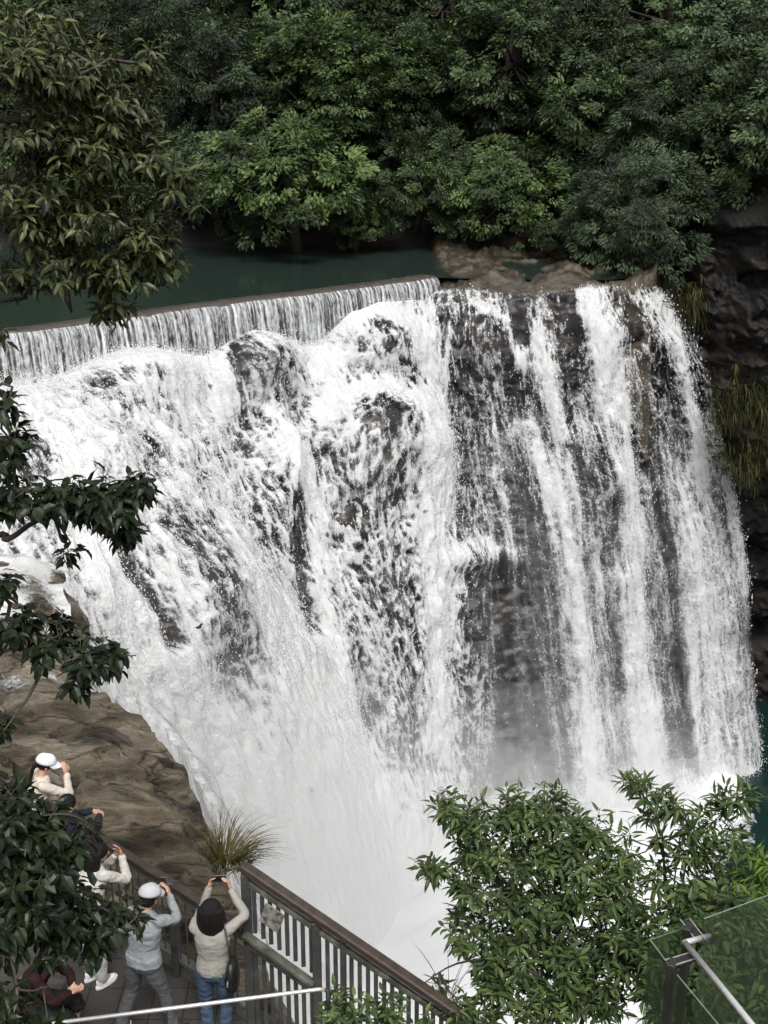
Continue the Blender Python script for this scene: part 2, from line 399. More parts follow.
def rock_mat(name, stops, scale, rough, stretch, wet=.5, bump=.8, bs=4, bd=.12, cracks=0):
    m, nt, N, L = newmat(name)
    tc = N.new('ShaderNodeTexCoord'); v = mapping(N, L, tc.outputs['Object'], stretch)
    n = noise(N, L, v, scale, 9, .62, .6); c = ramp(N, L, n, stops)
    n2 = noise(N, L, tc.outputs['Object'], scale*.35, 4, .6)
    mx = N.new('ShaderNodeMixRGB'); mx.blend_type = 'MULTIPLY'; mx.inputs[0].default_value = .8
    L.new(c, mx.inputs[1]); L.new(ramp(N, L, n2, [(.3, (.45, .42, .40)), (.7, (1, 1, 1))]), mx.inputs[2])
    if cracks:
        wv = N.new('ShaderNodeVectorMath'); wv.operation = 'ADD'; nz = N.new('ShaderNodeTexNoise'); nz.inputs['Scale'].default_value = 1.3; nz.inputs['Detail'].default_value = 5; L.new(v, nz.inputs['Vector'])
        sc_ = N.new('ShaderNodeVectorMath'); sc_.operation = 'SCALE'; sc_.inputs['Scale'].default_value = 1.1; L.new(nz.outputs['Color'], sc_.inputs[0]); L.new(v, wv.inputs[0]); L.new(sc_.outputs[0], wv.inputs[1])
        vo = N.new('ShaderNodeTexVoronoi'); vo.feature = 'DISTANCE_TO_EDGE'; vo.inputs['Scale'].default_value = cracks; L.new(wv.outputs[0], vo.inputs['Vector'])
        m3 = N.new('ShaderNodeMixRGB'); m3.blend_type = 'MULTIPLY'; m3.inputs[0].default_value = 1; L.new(mx.outputs[0], m3.inputs[1]); L.new(ramp(N, L, vo.outputs['Distance'], [(0, (.22, .2, .18)), (.035, (1, 1, 1))]), m3.inputs[2]); mx = m3
    p = N.new('ShaderNodeBsdfPrincipled'); L.new(mx.outputs[0], p.inputs['Base Color']); p.inputs['Specular IOR Level'].default_value = wet
    L.new(mathn(N, L, 'ADD', mathn(N, L, 'MULTIPLY', n2, .5), rough-.25, True), p.inputs['Roughness'])
    b = N.new('ShaderNodeBump'); b.inputs['Strength'].default_value = bump; b.inputs['Distance'].default_value = bd
    L.new(noise(N, L, v, scale*bs, 7, .65), b.inputs['Height']); L.new(b.outputs[0], p.inputs['Normal'])
    o = N.new('ShaderNodeOutputMaterial'); L.new(p.outputs[0], o.inputs[0]); return m
M_wetrock = rock_mat('wet_rock', [(.3, (.006, .0055, .006)), (.5, (.018, .016, .017)), (.72, (.055, .046, .038))], .5, .42, (1, 1, .5), .6)
M_cliff = rock_mat('cliff_rock', [(.3, (.003, .003, .003)), (.5, (.008, .007, .006)), (.72, (.032, .025, .018))], .35, .7, (1, 1, 1.8), .3)  # shade of the overhanging trees is put into these near-black colours
M_ledge = rock_mat('ledge_rock', [(.36, (.02, .017, .012)), (.44, (.075, .060, .038)), (.50, (.155, .128, .085)), (.57, (.24, .205, .145)), (.66, (.38, .335, .26))], .9, .36, (.5, 1.3, 2.5), .5, 1.0, 7, .3, .8)
M_shelf = rock_mat('shelf_rock', [(.3, (.012, .009, .006)), (.50, (.045, .034, .021)), (.66, (.10, .078, .048)), (.84, (.19, .16, .12))], .6, .5, (1, 1, 2), .5)

# --- the rock face and the water running down it
NU, NV = 820, 760
G, tu, tv = stream_grid(NU, NV)
PX, PY, YY = G[..., 0], G[..., 1], G[..., 2]
PY = PY+np.interp(PX, [0, 60, 150, 205, 250, 300, 325, 350, 375, 405, 425, 440], [4, 12, 2, 14, -5, 16, 10, -7, -9, 2, 8, 0])*(1-smooth(0, 1.1, tv))[:, None]
P0 = at(PX, PY, YY)
bumps = [(150,385,45,26,1.0),(250,365,34,32,1.4),(378,345,38,34,1.3),(368,440,52,45,1.5),(480,340,35,35,.9),(185,620,45,70,1.0),(480,560,34,12,.8),(600,470,20,60,.5),(620,330,20,16,.5),
         (275,490,20,60,.7),(340,640,24,60,.6),(395,640,22,70,.6),(100,470,26,40,.6)]
out = np.zeros(PX.shape)
for bx, by, rx, ry, a in bumps: out += a*np.exp(-((PX-bx)/rx)**2-((PY-by)/ry)**2)
du = np.gradient(P0, axis=1); dv = np.gradient(P0, axis=0)
NRM = np.cross(dv, du); NRM /= np.linalg.norm(NRM, axis=-1, keepdims=True)+1e-9
if NRM[..., 1].mean() > 0: NRM = -NRM
Urow = np.cumsum(np.linalg.norm(du, axis=-1).mean(0)); Vcol = np.cumsum(np.linalg.norm(dv, axis=-1), axis=0)
UVf = np.stack([np.broadcast_to(Urow, PX.shape), Vcol], -1)
q = np.stack([UVf[..., 0], UVf[..., 1]*.45, 0*PX], -1)
lump = fbm(q*.55, 4, 3)*.55+np.abs(fbm(q*1.6+9, 3, 8))*.35+fbm(q*4, 2, 21)*.09
AMT = flow_at(PX+13*fbm(q*np.array([.45, .16, 1])+70, 3, 71)+6*fbm(q*np.array([1.6, .5, 1])+7, 3, 72)*1.2, PY+12*fbm(q*np.array([.3, .3, 1])+5, 3, 73))
thick = .12+.5*AMT
wp = np.stack([fbm(q*np.array([1.3, .9, 1])+3, 2, 91), fbm(q*np.array([1.3, .9, 1])+30, 2, 92), 0*PX], -1)
qw = q+wp*.14
qw2 = q+wp*.22
r1 = 1-np.abs(vnoise(qw*np.array([2.6, 2.6, 1]), 101))*2.6
r2 = 1-np.abs(vnoise(qw2*np.array([6.4, 6.4, 1])+7, 102))*2.4
strk = fbm(np.stack([qw[..., 0]*1.1, qw[..., 1]*.22, 0*PX], -1), 4, 103, .6)
patch = fbm(q*np.array([.5, .7, 1])+11, 3, 104)
RT = smooth(425, 520, PX)*smooth(300, 420, PY)
t1 = 1-np.abs(vnoise(qw*np.array([3.0, .75, 1])+5, 111))*2.2; t2 = 1-np.abs(vnoise(qw*np.array([7.0, 1.9, 1])+2, 112))*2.0
st2 = fbm(np.stack([qw[..., 0]*2.2, qw[..., 1]*.10, 0*PX], -1), 4, 113, .65)
r3 = 1-np.abs(vnoise(qw2*np.array([9.5, 7.0, 1])+17, 105))*2.3
r4 = 1-np.abs(vnoise(qw2*np.array([4.2, 4.6, 1])+27, 106))*2.5
lace = .12*r1+.34*r4+.46*r2+.42*r3+.30*strk+.28*patch+.16
thr = .24*t1+.28*t2+1.15*st2+.25*patch+.30*r2+.20
FOAM = lace*(1-RT)+thr*RT+(AMT-.44)*(3.8-.9*RT)

ROCK = P0+NRM*(out+fbm(P0*np.array([.5, .5, .3]), 5, 40)*.5-.25+fbm(P0*np.array([1.6, 1.6, 2.6]), 4, 44)*.28-np.abs(fbm(P0*np.array([.9, .9, 1.5]), 3, 47))*.35)[..., None]
back = smooth(440, 620, PX)*smooth(290, 420, PY)*1.6
ROCK[..., 1] += back
soft = np.clip(smooth(600, 860, PY+.3*(330-PX))*smooth(600, 420, PX)*.85+.72*smooth(390, 640, PY)*smooth(430, 540, PX), 0, 1)
for val, x, y, r in [(.8,260,610,38),(.7,225,560,28),(.8,300,680,45),(.8,220,760,60),(.6,500,650,26),(.6,507,740,26),(.5,425,500,20)]:
    soft = np.maximum(soft, val*np.exp(-((PX-x)**2+(PY-y)**2)/r**2))
WATER = P0+NRM*(out+(lump*(1-.6*soft)+thick-.1)*(.25+.75*smooth(0, 1, tv))[:, None]+np.clip(FOAM, -.6, 1.2)*.08*(1-.85*soft)*smooth(0, .5, tv)[:, None])[..., None]
edge = smooth(0, .25, tu)[None]*smooth(len(ST)-1, len(ST)-1.9, tu+.55*fbm(np.stack([q[..., 1]*.8, q[..., 0]*0, q[..., 0]*0], -1), 3, 5))
edge = edge*np.where(PX > 440, smooth(0, .12, tv)[:, None], 1)
mesh_np('waterfall', WATER.reshape(-1, 3), gridfaces(NV, NU), M_water, attrs={'foam': FOAM.ravel(), 'amount': AMT.ravel(), 'soft': soft.ravel(), 'edge': edge.ravel()}, uv=UVf.reshape(-1, 2))['kind'] = 'structure'
R2 = ROCK[::2, ::2]; nr, nc = R2.shape[:2]
mesh_np('rock_face', R2.reshape(-1, 3), gridfaces(nr, nc), M_wetrock)['kind'] = 'structure'
# thinner spray sheets hanging off the main water, metres in front of it
rg = np.random.default_rng(5)
def fleck_mesh(name, pos, size, drop, label=None, mat=None, parent=None, jit=.35):
    n = len(pos)
    a = rg.normal(size=(n, 4, 3))*jit; base = np.array([[-.5, 0, -.5], [.5, 0, -.5], [.5, 0, .5], [-.5, 0, .5]])
    v = (base[None]+a*.5)*size[:, None, None]; v[..., 2] *= drop[:, None]
    return mesh_np(name, (pos[:, None]+v).reshape(-1, 3), np.arange(n*4).reshape(n, 4), mat, smoothf=False)
M_drop, _nt, _N, _L = newmat('spray_drops')
_d = nd(_N, 'ShaderNodeBsdfDiffuse', ins={0: (.80, .80, .81, 1)}); _t = nd(_N, 'ShaderNodeBsdfTranslucent', ins={0: (.92, .92, .93, 1)}); _m = nd(_N, 'ShaderNodeMixShader', ins={0: .5})
_L.new(_d.outputs[0], _m.inputs[1]); _L.new(_t.outputs[0], _m.inputs[2]); _o = _N.new('ShaderNodeOutputMaterial'); _L.new(_m.outputs[0], _o.inputs[0])
wgt = (AMT*(1-.85*soft*smooth(560, 420, PX)-.35*soft)*edge*(.4+np.linalg.norm(np.cross(du, dv), axis=-1)/np.linalg.norm(np.cross(du, dv), axis=-1).mean())).ravel()
clump = np.clip(FOAM*.8+.1, 0, 1).ravel()**1.5
wgt = np.clip(wgt*(clump+.02), 0, None); wgt /= wgt.sum()
NF = 120000
ii = rg.choice(len(wgt), NF, p=wgt)
pos = WATER.reshape(-1, 3)[ii]+NRM.reshape(-1, 3)[ii]*(rg.exponential(.13, NF)-.03)[:, None]+rg.normal(size=(NF, 3))*.07
sz = np.clip(rg.lognormal(-4.05, .35, NF), .009, .038)
right = smooth(430, 560, PX.ravel()[ii])
o = fleck_mesh('water_spray', pos, sz, 1+rg.random(NF)*(.7+1.6*right), mat=M_drop)
tag(o, 'white drops and torn strands of water flying off the waterfall', 'spray', kind='stuff')

# --- weir lip and curtain
LIP = [(-300,373),(-180,358),(-60,343),(0,335),(50,329),(100,322),(150,315),(200,308),(250,301.5),(300,296),(350,289.5),(400,283),(437,277.5)]
lp = np.array([onz(x, y, 0.0) for x, y in LIP]); tl = np.linspace(0, len(LIP)-1, 300); lip = catmull(lp, tl)
along = np.concatenate([[0], np.cumsum(np.linalg.norm(np.diff(lip, axis=0), axis=1))])
tang = np.gradient(lip, axis=0); tang /= np.linalg.norm(tang, axis=1)[:, None]; outw = np.stack([tang[:, 1], -tang[:, 0], 0*tang[:, 0]], 1)
prof = [(-.9, .02), (-.45, .02), (-.15, .02), (0, -.02), (.12, -.12), (.2, -.3), (.27, -.6), (.33, -1.0), (.38, -1.5), (.42, -2.1)]
cv, cuv, ca = [], [], []
for k, (a, z) in enumerate(prof):
    wob = fbm(np.stack([along*2.5, 0*along+z*.4, 0*along], 1), 3, 12)*.09*min(1, max(0, -z*3))
    cv.append(lip+outw*(a+wob)[:, None]+np.array([0, 0, z])); cuv.append(np.stack([along, 0*along-z], 1)); ca.append(np.full(len(along), -.6 if a < -.1 else .12))
mesh_np('water_curtain', np.concatenate(cv), gridfaces(len(prof), 300), M_curt, uv=np.concatenate(cuv), attrs={'amount': np.concatenate(ca)})['kind'] = 'structure'
M_weir = surf_mat('weir_concrete', [(.3, (.02, .018, .015)), (.55, (.05, .042, .034)), (.8, (.09, .07, .05))], 3, .5, .4)
wv = []
for a, z in [(-1.0, -.6), (-1.0, -.012), (-.5, .045), (-.12, .05), (-.02, -.04), (.02, -.2), (.05, -3.2)]:
    wv.append(lip+outw*(a+fbm(np.stack([along*1.5, 0*along, 0*along+z], 1), 4, 3)*.08)[:, None]+np.array([0, 0, z]))
t_ = tag(mesh_np('weir', np.concatenate(wv), gridfaces(7, 300), M_weir), 'low dark concrete weir holding back the green pool above the fall', 'weir')

# --- pools
M_pool = pool_mat('upper_pool_water', (.016, .025, .021), rough=.07)
xs = np.linspace(-60, 40, 60)
pv = []
for r in range(2):
    pass
far = np.stack([np.interp(np.linspace(0, 1, 300), [0, .75, 1], [-45, 4, 30]), np.full(300, 66.0), np.full(300, -.02)], 1)
nl = (lip-outw*.2)[::1][np.linspace(0, 299, 225).astype(int)]; shx = np.linspace(2.2, 12, 75); near = np.concatenate([nl, np.stack([shx, np.interp(shx, [2.2, 5.3, 8.4, 10.2, 12], [49.4, 49.0, 48.9, 49.9, 54]), 0*shx], 1)])+np.array([0, 0, -.02]); rows = [near+(far-near)*t for t in np.linspace(0, 1, 20)]
ext = np.array([[30, 66, -.03], [30, 51.5, -.03]])
mesh_np('upper_pool', np.concatenate(rows), gridfaces(20, 300), M_pool)['kind'] = 'structure'
# lower pool, foam near the fall
gx, gy = np.meshgrid(np.linspace(-30, 45, 160), np.linspace(12, 66, 130))
fx = np.array([s[-1] for s in STREAMS[2:10]]); base = at(fx[:, 0], fx[:, 1], fx[:, 2])
by = np.interp(gx, base[:, 0], base[:, 1], left=32, right=60)
dist = by-gy
reach = 7+22*smooth(14, 4, gx)
am = np.clip(1.15-np.clip(dist, 0, None)/reach, 0, 1.2)*smooth(base[-1, 0]+1.8, base[-1, 0]-1.6, gx)+.15*0
am = np.where(gx > base[-1, 0]+.6, np.clip(.62-np.hypot(gx-base[-1, 0], gy-base[-1, 1]+2)/6, 0, 1), am)
z = -20+fbm(np.stack([gx*.8, gy*.8, 0*gx], -1), 3, 6)*.25*np.clip(am, 0, 1)+np.abs(fbm(np.stack([gx*.5, gy*.5, 0*gx], -1), 4, 16))*1.5*np.clip(am, 0, 1)
mesh_np('lower_pool', np.stack([gx, gy, z], -1).reshape(-1, 3), gridfaces(130, 160), pool_mat('lower_pool_water', (.006, .018, .016), True, .15), attrs={'amount': am.ravel()})['kind'] = 'structure'

# --- rocky ledge on the left bank
EDGE = [(60,545),(62,600),(60,642),(112,686),(132,698),(165,735),(195,785),(212,830),(232,880),(250,930),(275,1000)]
ep = np.array([onz(x, y, -2.2) for x, y in EDGE])
ep = np.concatenate([[[ep[0, 0]-9, ep[0, 1]+12, -2.2]], ep, [[ep[-1, 0]+.5, 6, -2.2]]])
o_ = np.argsort(ep[:, 1]); ey, ex = ep[o_, 1], ep[o_, 0]
ly = np.linspace(6, 41, 480); lx = np.interp(ly, ey, ex)
lx = np.convolve(np.pad(lx, 6, 'edge'), np.ones(13)/13, 'valid')+fbm(np.stack([ly*.9, 0*ly, 0*ly], 1), 4, 9)*.25
ts = np.concatenate([np.linspace(0, 1, 230)**.75, 1+np.linspace(0, 1, 91)[1:]])
T, Yg = np.meshgrid(ts, ly); Xe = np.interp(Yg, ly, lx)
top = T <= 1
Xg = np.where(top, -17+(Xe+17)*np.clip(T, 0, 1), Xe+np.sin(np.clip(T-1, 0, .35)/.35*PI/2)*.35+np.clip(T-1, 0, 1)*1.2)
Zt = -2.15-.35*smooth(.9, 1, T)+.35*smooth(6, -2, Xg-Xe+8)*0-.05*(Yg-20)*smooth(24, 34, Yg)*2
qq = np.stack([Xg, Yg, 0*Xg], -1)
rel = fbm(qq*np.array([.22, .35, 1])+4, 5, 14)*.75+.5*np.abs(fbm(qq*np.array([.5, .9, 1]), 4, 31))
steps = rel*3.3+(Xg*.05); steps = steps*1.5+fbm(qq*1.3, 3, 66)*.5; st_ = np.floor(steps)+smooth(.55, .97, steps-np.floor(steps))
Zt = Zt+(st_/4.95)*.7+rel*.25+fbm(qq*np.array([2, 4, 1]), 5, 55, .6)*.11-.10*smooth(.80, 1, 1-np.abs(fbm(qq*np.array([.8, 1.5, 1])+2, 3, 58))*2.2)-.1
# hollow where shallow water slides towards the edge
Zg = np.where(top, Zt, Zt-np.clip(T-1, 0, 1)**1.1*17)
Xg = Xg+np.where(top, 0, fbm(np.stack([Yg*.6, Zg*1.3, 0*Yg], -1), 5, 88)*.5)
mesh_np('rock_ledge', np.stack([Xg, Yg, Zg], -1).reshape(-1, 3), gridfaces(len(ly), len(ts)), M_ledge)['kind'] = 'structure'
# shallow water sheet sliding over the ledge corner
gX, gY = np.meshgrid(np.linspace(-14, -4.2, 80), np.linspace(19.5, 31, 90))
zz = np.interp(gY.ravel(), ly, np.arange(len(ly))).astype(int)
ex_ = np.interp(gY, ly, lx); inside = np.minimum(gX, ex_+.1)
tt = np.clip((inside+17)/(ex_+17), 0, 1); ci = np.clip(np.searchsorted(ts[:230], tt), 0, 229)
gz = Zg[zz.reshape(gY.shape), ci]+.05
am = .42+.45*smooth(21.5, 24, gY)-.25*smooth(22, 20, gY)
mesh_np('shallow_water', np.stack([inside, gY, gz], -1).reshape(-1, 3), gridfaces(90, 80), M_water, attrs={'foam': (fbm(np.stack([inside*1.6+gY*.5, gY*1.1, 0*gX], -1), 5, 5)*3+(am-.5)*3).ravel(), 'amount': am.ravel(), 'soft': 0*am.ravel(), 'edge': (smooth(19.6, 21, gY)*1.0).ravel()},
        uv=np.stack([gX*1.2, gY*2], -1).reshape(-1, 2))['kind'] = 'structure'
gs = np.linspace(0, 1, 60); gx_ = np.interp(gs, [0, .4, .75, 1], [128, 168, 196, 214]); gy_ = np.interp(gs, [0, .4, .75, 1], [690, 740, 785, 838])
rows = []; e0 = onz(gx_, gy_, -2.35)
for k in range(24):
    u = k/23; rows.append(e0+np.array([.10+.75*u**.7, -.05, .10-2.6*u**1.8])+(fbm(e0*1.7+k*.06, 3, 19)*.07)[:, None])
gam = .10+.5*np.abs(fbm(np.stack([gs*14, 0*gs, 0*gs], 1), 3, 5))
fo = np.stack([fbm(np.stack([gs*30, 0*gs+k*.12, 0*gs], 1), 4, 9)*1.6+.05+.5*(k < 3) for k in range(24)])
mesh_np('edge_trickle', np.concatenate(rows), gridfaces(24, 60), M_water, attrs={'foam': fo.ravel(), 'amount': np.full(fo.size, .5), 'soft': np.full(fo.size, .35), 'edge': (smooth(0, .15, gs)*smooth(1, .9, gs))[None].repeat(24, 0).ravel()*.8}, uv=np.stack([np.broadcast_to(gs*6, (24, 60)), np.broadcast_to(np.linspace(0, 3, 24)[:, None], (24, 60))], -1).reshape(-1, 2))['kind'] = 'structure'

# --- rock shelf at the right end of the lip, sloping bank, far bank, cliff on the right
gX, gY = np.meshgrid(np.linspace(1.2, 12.5, 200), np.linspace(47.8, 60, 150))
fy = np.interp(gX, [0, 2, 5.3, 8.4, 10.2, 11.2], [48.8, 48.8, 48.4, 48.2, 49.0, 52.5])
r_ = fbm(np.stack([gX, gY, 0*gX], -1)*.55, 5, 61)
hgt = -.04+.6*r_+.45*np.exp(-((gX-6.9)/.9)**2)*smooth(51.5, 49, gY)+.5*np.exp(-((gX-4.2)/1.0)**2-((gY-48.8)/.7)**2)+1.4*smooth(9, 12.5, gX)-1.5*smooth(2.3, 1.4, gX)*smooth(49, 50, gY)
hgt = hgt+.35*smooth(52, 57, gY)+fbm(np.stack([gX, gY, 0*gX], -1)*2.4, 4, 62, .6)*.22-np.abs(fbm(np.stack([gX, gY, 0*gX], -1)*1.1, 3, 63))*.5+.1
hgt = np.where(gY < fy, hgt-(fy-gY)*6, hgt)
mesh_np('rock_shelf', np.stack([gX, gY, hgt], -1).reshape(-1, 3), gridfaces(150, 200), M_shelf)['kind'] = 'structure'
# right cliff
py_ = np.linspace(225, 760, 260); px_ = np.linspace(655, 900, 160); CX, CY = np.meshgrid(px_, py_)
CYd = 50.5+3.0*smooth(300, 640, CY)-(CX-700)*.030*smooth(520, 380, CY)+1.5*smooth(705, 655, CX)
cl = at(CX, CY, CYd); cn = fbm(cl*np.array([.35, .3, .8]), 6, 71); cs = cn*5; cn2 = (np.floor(cs)+smooth(.2, .9, cs-np.floor(cs)))/5
cl[..., 1] -= cn2*2.6+fbm(cl*1.6, 4, 4)*.3
topr = [cl[:1]+np.array([0, .9*k**1.35, .35*k])+fbm(cl[:1]*.5+k*.6, 4, 15)[..., None]*.8*min(1, k/3) for k in range(14, 0, -1)]
cl = np.concatenate(topr+[cl])
mesh_np('cliff', cl.reshape(-1, 3), gridfaces(274, 160), M_cliff)['kind'] = 'structure'
# far bank and hillside
bx, bt = np.meshgrid(np.linspace(-50, 50, 240), np.linspace(0, 1, 160))
yb = 57.2+fbm(np.stack([bx*.12, 0*bx, 0*bx], -1), 3, 2)*1.2-1.5*smooth(2, 10, bx)
yy = yb+bt*48; zz = -.6+np.where(bt < .05, bt/.05*2.6, 2.6+(bt-.05)*42)
zz = zz+fbm(np.stack([bx*.3, yy*.3, 0*bx], -1), 5, 33)*.8*smooth(0, .04, bt); yy = yy-fbm(np.stack([bx*.5, zz*.7, 0*bx], -1), 5, 29)*.9
M_hill = surf_mat('forest_floor', [(.3, (.006, .007, .004)), (.6, (.014, .016, .008)), (.8, (.03, .026, .018))], .6, .9, .6, spec=.1)
mid_ = ((bt[:-1, :-1] > .055)*1).ravel()
mesh_np('hillside', np.stack([bx, yy, zz], -1).reshape(-1, 3), gridfaces(160, 240), None, mats=[M_cliff, M_hill], midx=mid_)['kind'] = 'structure'

# drifting mist at the foot: closed lumps of thin vapour
M_mist, _nt, _N, _L = newmat('mist')
_v = nd(_N, 'ShaderNodeVolumePrincipled'); _v.inputs['Color'].default_value = (.98, .98, .98, 1); _v.inputs['Density'].default_value = .055; _v.inputs['Anisotropy'].default_value = .2
_o = _N.new('ShaderNodeOutputMaterial'); _L.new(_v.outputs[0], _o.inputs['Volume'])
for (x, y, Y, r) in [(330, 880, 32.5, (8, 3.4, 7)), (330, 900, 33, (6, 3, 5)), (240, 830, 29, (3.2, 2.2, 5)), (560, 800, 42.5, (6, 2.4, 5)), (560, 810, 42.5, (5.4, 2.2, 3)), (690, 790, 44.6, (2.2, 1.5, 2.4)), (400, 935, 35.5, (4.5, 2.4, 3.2)), (460, 900, 38.5, (4.5, 2.4, 3))]:
    mb = MB(); mb.ell(at(x, y, Y), r, None, 40, 28)
    mb.build('mist', M_mist, None, True, noisy=1.0, nscale=.35)['kind'] = 'stuff'
# ================================================================== plants
def leaves_simple(pos, nrm, dr, L, Wd):
    """four-sided leaves with a fold, pos (n,3), nrm/dr unit"""
    s = np.cross(dr, nrm); s /= np.linalg.norm(s, axis=1)[:, None]+1e-9
    L = L[:, None]; Wd = Wd[:, None]
    v = np.stack([pos, pos+dr*L*.45+s*Wd/2-nrm*Wd*.15, pos+dr*L-nrm*L*.12, pos+dr*L*.45-s*Wd/2-nrm*Wd*.15], 1)
    n = len(pos); return v.reshape(-1, 3), np.arange(n*4).reshape(n, 4)
def leaves_fine(pos, nrm, dr, L, Wd, droop=.25):
    """pointed leaf blades, folded on the midrib and curved"""
    s = np.cross(dr, nrm); s /= np.linalg.norm(s, axis=1)[:, None]+1e-9
    L = L[:, None]; Wd = Wd[:, None]; dz = lambda t: dr*L*t-nrm*L*droop*t*t
    up = nrm*Wd*.14
    v = np.stack([pos, pos+dz(.3)+s*Wd*.46+up, pos+dz(.3), pos+dz(.3)-s*Wd*.46+up, pos+dz(.68)+s*Wd*.36+up, pos+dz(.68), pos+dz(.68)-s*Wd*.36+up, pos+dz(1.0)], 1)
    b = (np.arange(len(pos))*8)[:, None]
    tri = np.concatenate([b+np.array([[0, 2, 1]]), b+np.array([[0, 3, 2]]), b+np.array([[4, 5, 7]]), b+np.array([[5, 6, 7]])])
    quad = np.concatenate([b+np.array([[1, 2, 5, 4]]), b+np.array([[2, 3, 6, 5]])])
    return v.reshape(-1, 3), [tri, quad]
def unit(a): return a/(np.linalg.norm(a, axis=-1, keepdims=True)+1e-9)
def rdir(rg, n): return unit(rg.normal(size=(n, 3)))
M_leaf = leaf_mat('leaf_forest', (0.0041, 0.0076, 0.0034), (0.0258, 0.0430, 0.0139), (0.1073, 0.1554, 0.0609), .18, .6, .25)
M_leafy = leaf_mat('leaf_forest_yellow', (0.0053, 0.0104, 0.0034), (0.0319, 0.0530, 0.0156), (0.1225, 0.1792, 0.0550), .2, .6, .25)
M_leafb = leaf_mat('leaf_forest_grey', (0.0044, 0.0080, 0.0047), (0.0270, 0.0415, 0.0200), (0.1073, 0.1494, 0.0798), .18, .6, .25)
M_bark = surf_mat('bark', [(.3, (.018, .014, .010)), (.6, (.05, .04, .03)), (.8, (.10, .085, .065))], 4, .85, .7, stretch=(1, 1, .25))

def forest_crown(seed, R, Hh, npad, nspray, nleaf, ll, flat=.5, droop=.35, pin=False):
    rg = np.random.default_rng(seed)
    d = rdir(rg, npad*3); d = d[d[:, 2] > -.55][:npad]; npad = len(d)
    lum = 1+.35*fbm(d*1.7+seed, 3, seed)[:, None]
    pc = d*np.array([R, R, Hh])*(.45+.5*rg.random((npad, 1))**.5)*lum
    pr = (R*.24)*(.6+.8*rg.random(npad))
    sd_ = rdir(rg, npad*nspray); sd_[:, 2] = np.abs(sd_[:, 2])*.9-.25; sd_ = unit(sd_)
    pi_ = np.repeat(np.arange(npad), nspray)
    rr = (.75+.35*rg.random(len(pi_)))
    sc = pc[pi_]+sd_*np.array([1, 1, flat])*(pr[pi_]*rr)[:, None]
    sc[:, 2] -= droop*np.hypot(sd_[:, 0], sd_[:, 1])**2*pr[pi_]
    outd = unit(sd_*np.array([1, 1, .4])+.35*unit(pc)[pi_]+np.array([0, 0, -.25]))
    li = np.repeat(np.arange(len(sc)), nleaf); n = len(li)
    srad = R*.075
    off = rdir(rg, n)*np.array([1, 1, .55])*(rg.random((n, 1))**.5)*srad*1.5
    pos = sc[li]+off
    dr = unit(outd[li]+off/srad*.5+rdir(rg, n)*.45+np.array([0, 0, -.3]))
    nr = unit(np.array([0, 0, 1.])+sd_[pi_][li]*.55+rdir(rg, n)*.55); nr = unit(nr-dr*(nr*dr).sum(1)[:, None])
    L = ll*(.65+.7*rg.random(n)); Wd = L*(.28 if pin else .48)*(.8+.4*rg.random(n))
    v, f = leaves_simple(pos, nr, dr, L, Wd)
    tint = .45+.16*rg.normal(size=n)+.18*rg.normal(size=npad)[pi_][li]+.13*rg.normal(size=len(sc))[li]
    tint = tint+.12*np.clip((pos[:, 2]/Hh), -1, 1)  # highlight on the crown top put into the leaf colour, paler with height
    return v, f, np.repeat(np.clip(tint, 0, 1), 4), pc
def forest_tree_src(seed, name, mat, R, Hh, trunk_h, **k):
    v, f, tint, pc = forest_crown(seed, R, Hh, **k)
    v = v+np.array([0, 0, trunk_h])
    root = empty(name, (0, 0, 0))
    mb = MB(); rg = np.random.default_rng(seed+9)
    bend = rg.normal(size=3)*.3
    mb.tube([np.array([0, 0, -1.0]), np.array([0, 0, trunk_h*.4])+bend*[1, 1, 0], np.array([0, 0, trunk_h])+bend*[.4, .4, 0], np.array([0, 0, trunk_h+Hh*.6])], [R*.07, R*.055, R*.04, R*.015], 9)
    for p in pc[::2]:
        a = np.array([0, 0, trunk_h-R*.1*rg.random()]); b = p+np.array([0, 0, trunk_h-.1]); m = (a+b)/2+rg.normal(size=3)*R*.07+np.array([0, 0, -R*.05])
        mb.tube([a, a*.6+m*.4, m, b], [R*.022, R*.018, R*.013, R*.005], 5)
    mb.build('trunk', M_bark, root, True, local=True)
    mesh_np('crown', v, f, mat, root, False, attrs={'tint': tint}, local=True)
    return root
def copy_tree(o, parent=None):
    c = o.copy(); COL.objects.link(c)
    if parent is not None: c.parent = parent; c.matrix_parent_inverse = o.matrix_parent_inverse.copy()
    for ch in list(o.children): copy_tree(ch, c)
    return c
SRC = [
 forest_tree_src(1, 'forest_tree', M_leaf, 3.0, 2.6, 3.6, npad=46, nspray=13, nleaf=40, ll=.158),
 forest_tree_src(2, 'forest_tree', M_leafy, 3.0, 2.4, 3.4, npad=44, nspray=12, nleaf=38, ll=.18, flat=.4, droop=.5),
 forest_tree_src(3, 'forest_tree', M_leafb, 3.0, 3.0, 3.6, npad=46, nspray=14, nleaf=44, ll=.19, pin=True, droop=.6),
 forest_tree_src(4, 'forest_tree', M_leaf, 3.0, 3.3, 4.2, npad=52, nspray=12, nleaf=36, ll=.16, flat=.6),
 forest_tree_src(5, 'forest_tree', M_leafb, 3.0, 2.2, 3.0, npad=40, nspray=14, nleaf=36, ll=.155, flat=.45),
]
def ground_z(x, y):
    return max(0.0, -.6+2.6+((y-57.2)/48-.05)*42)
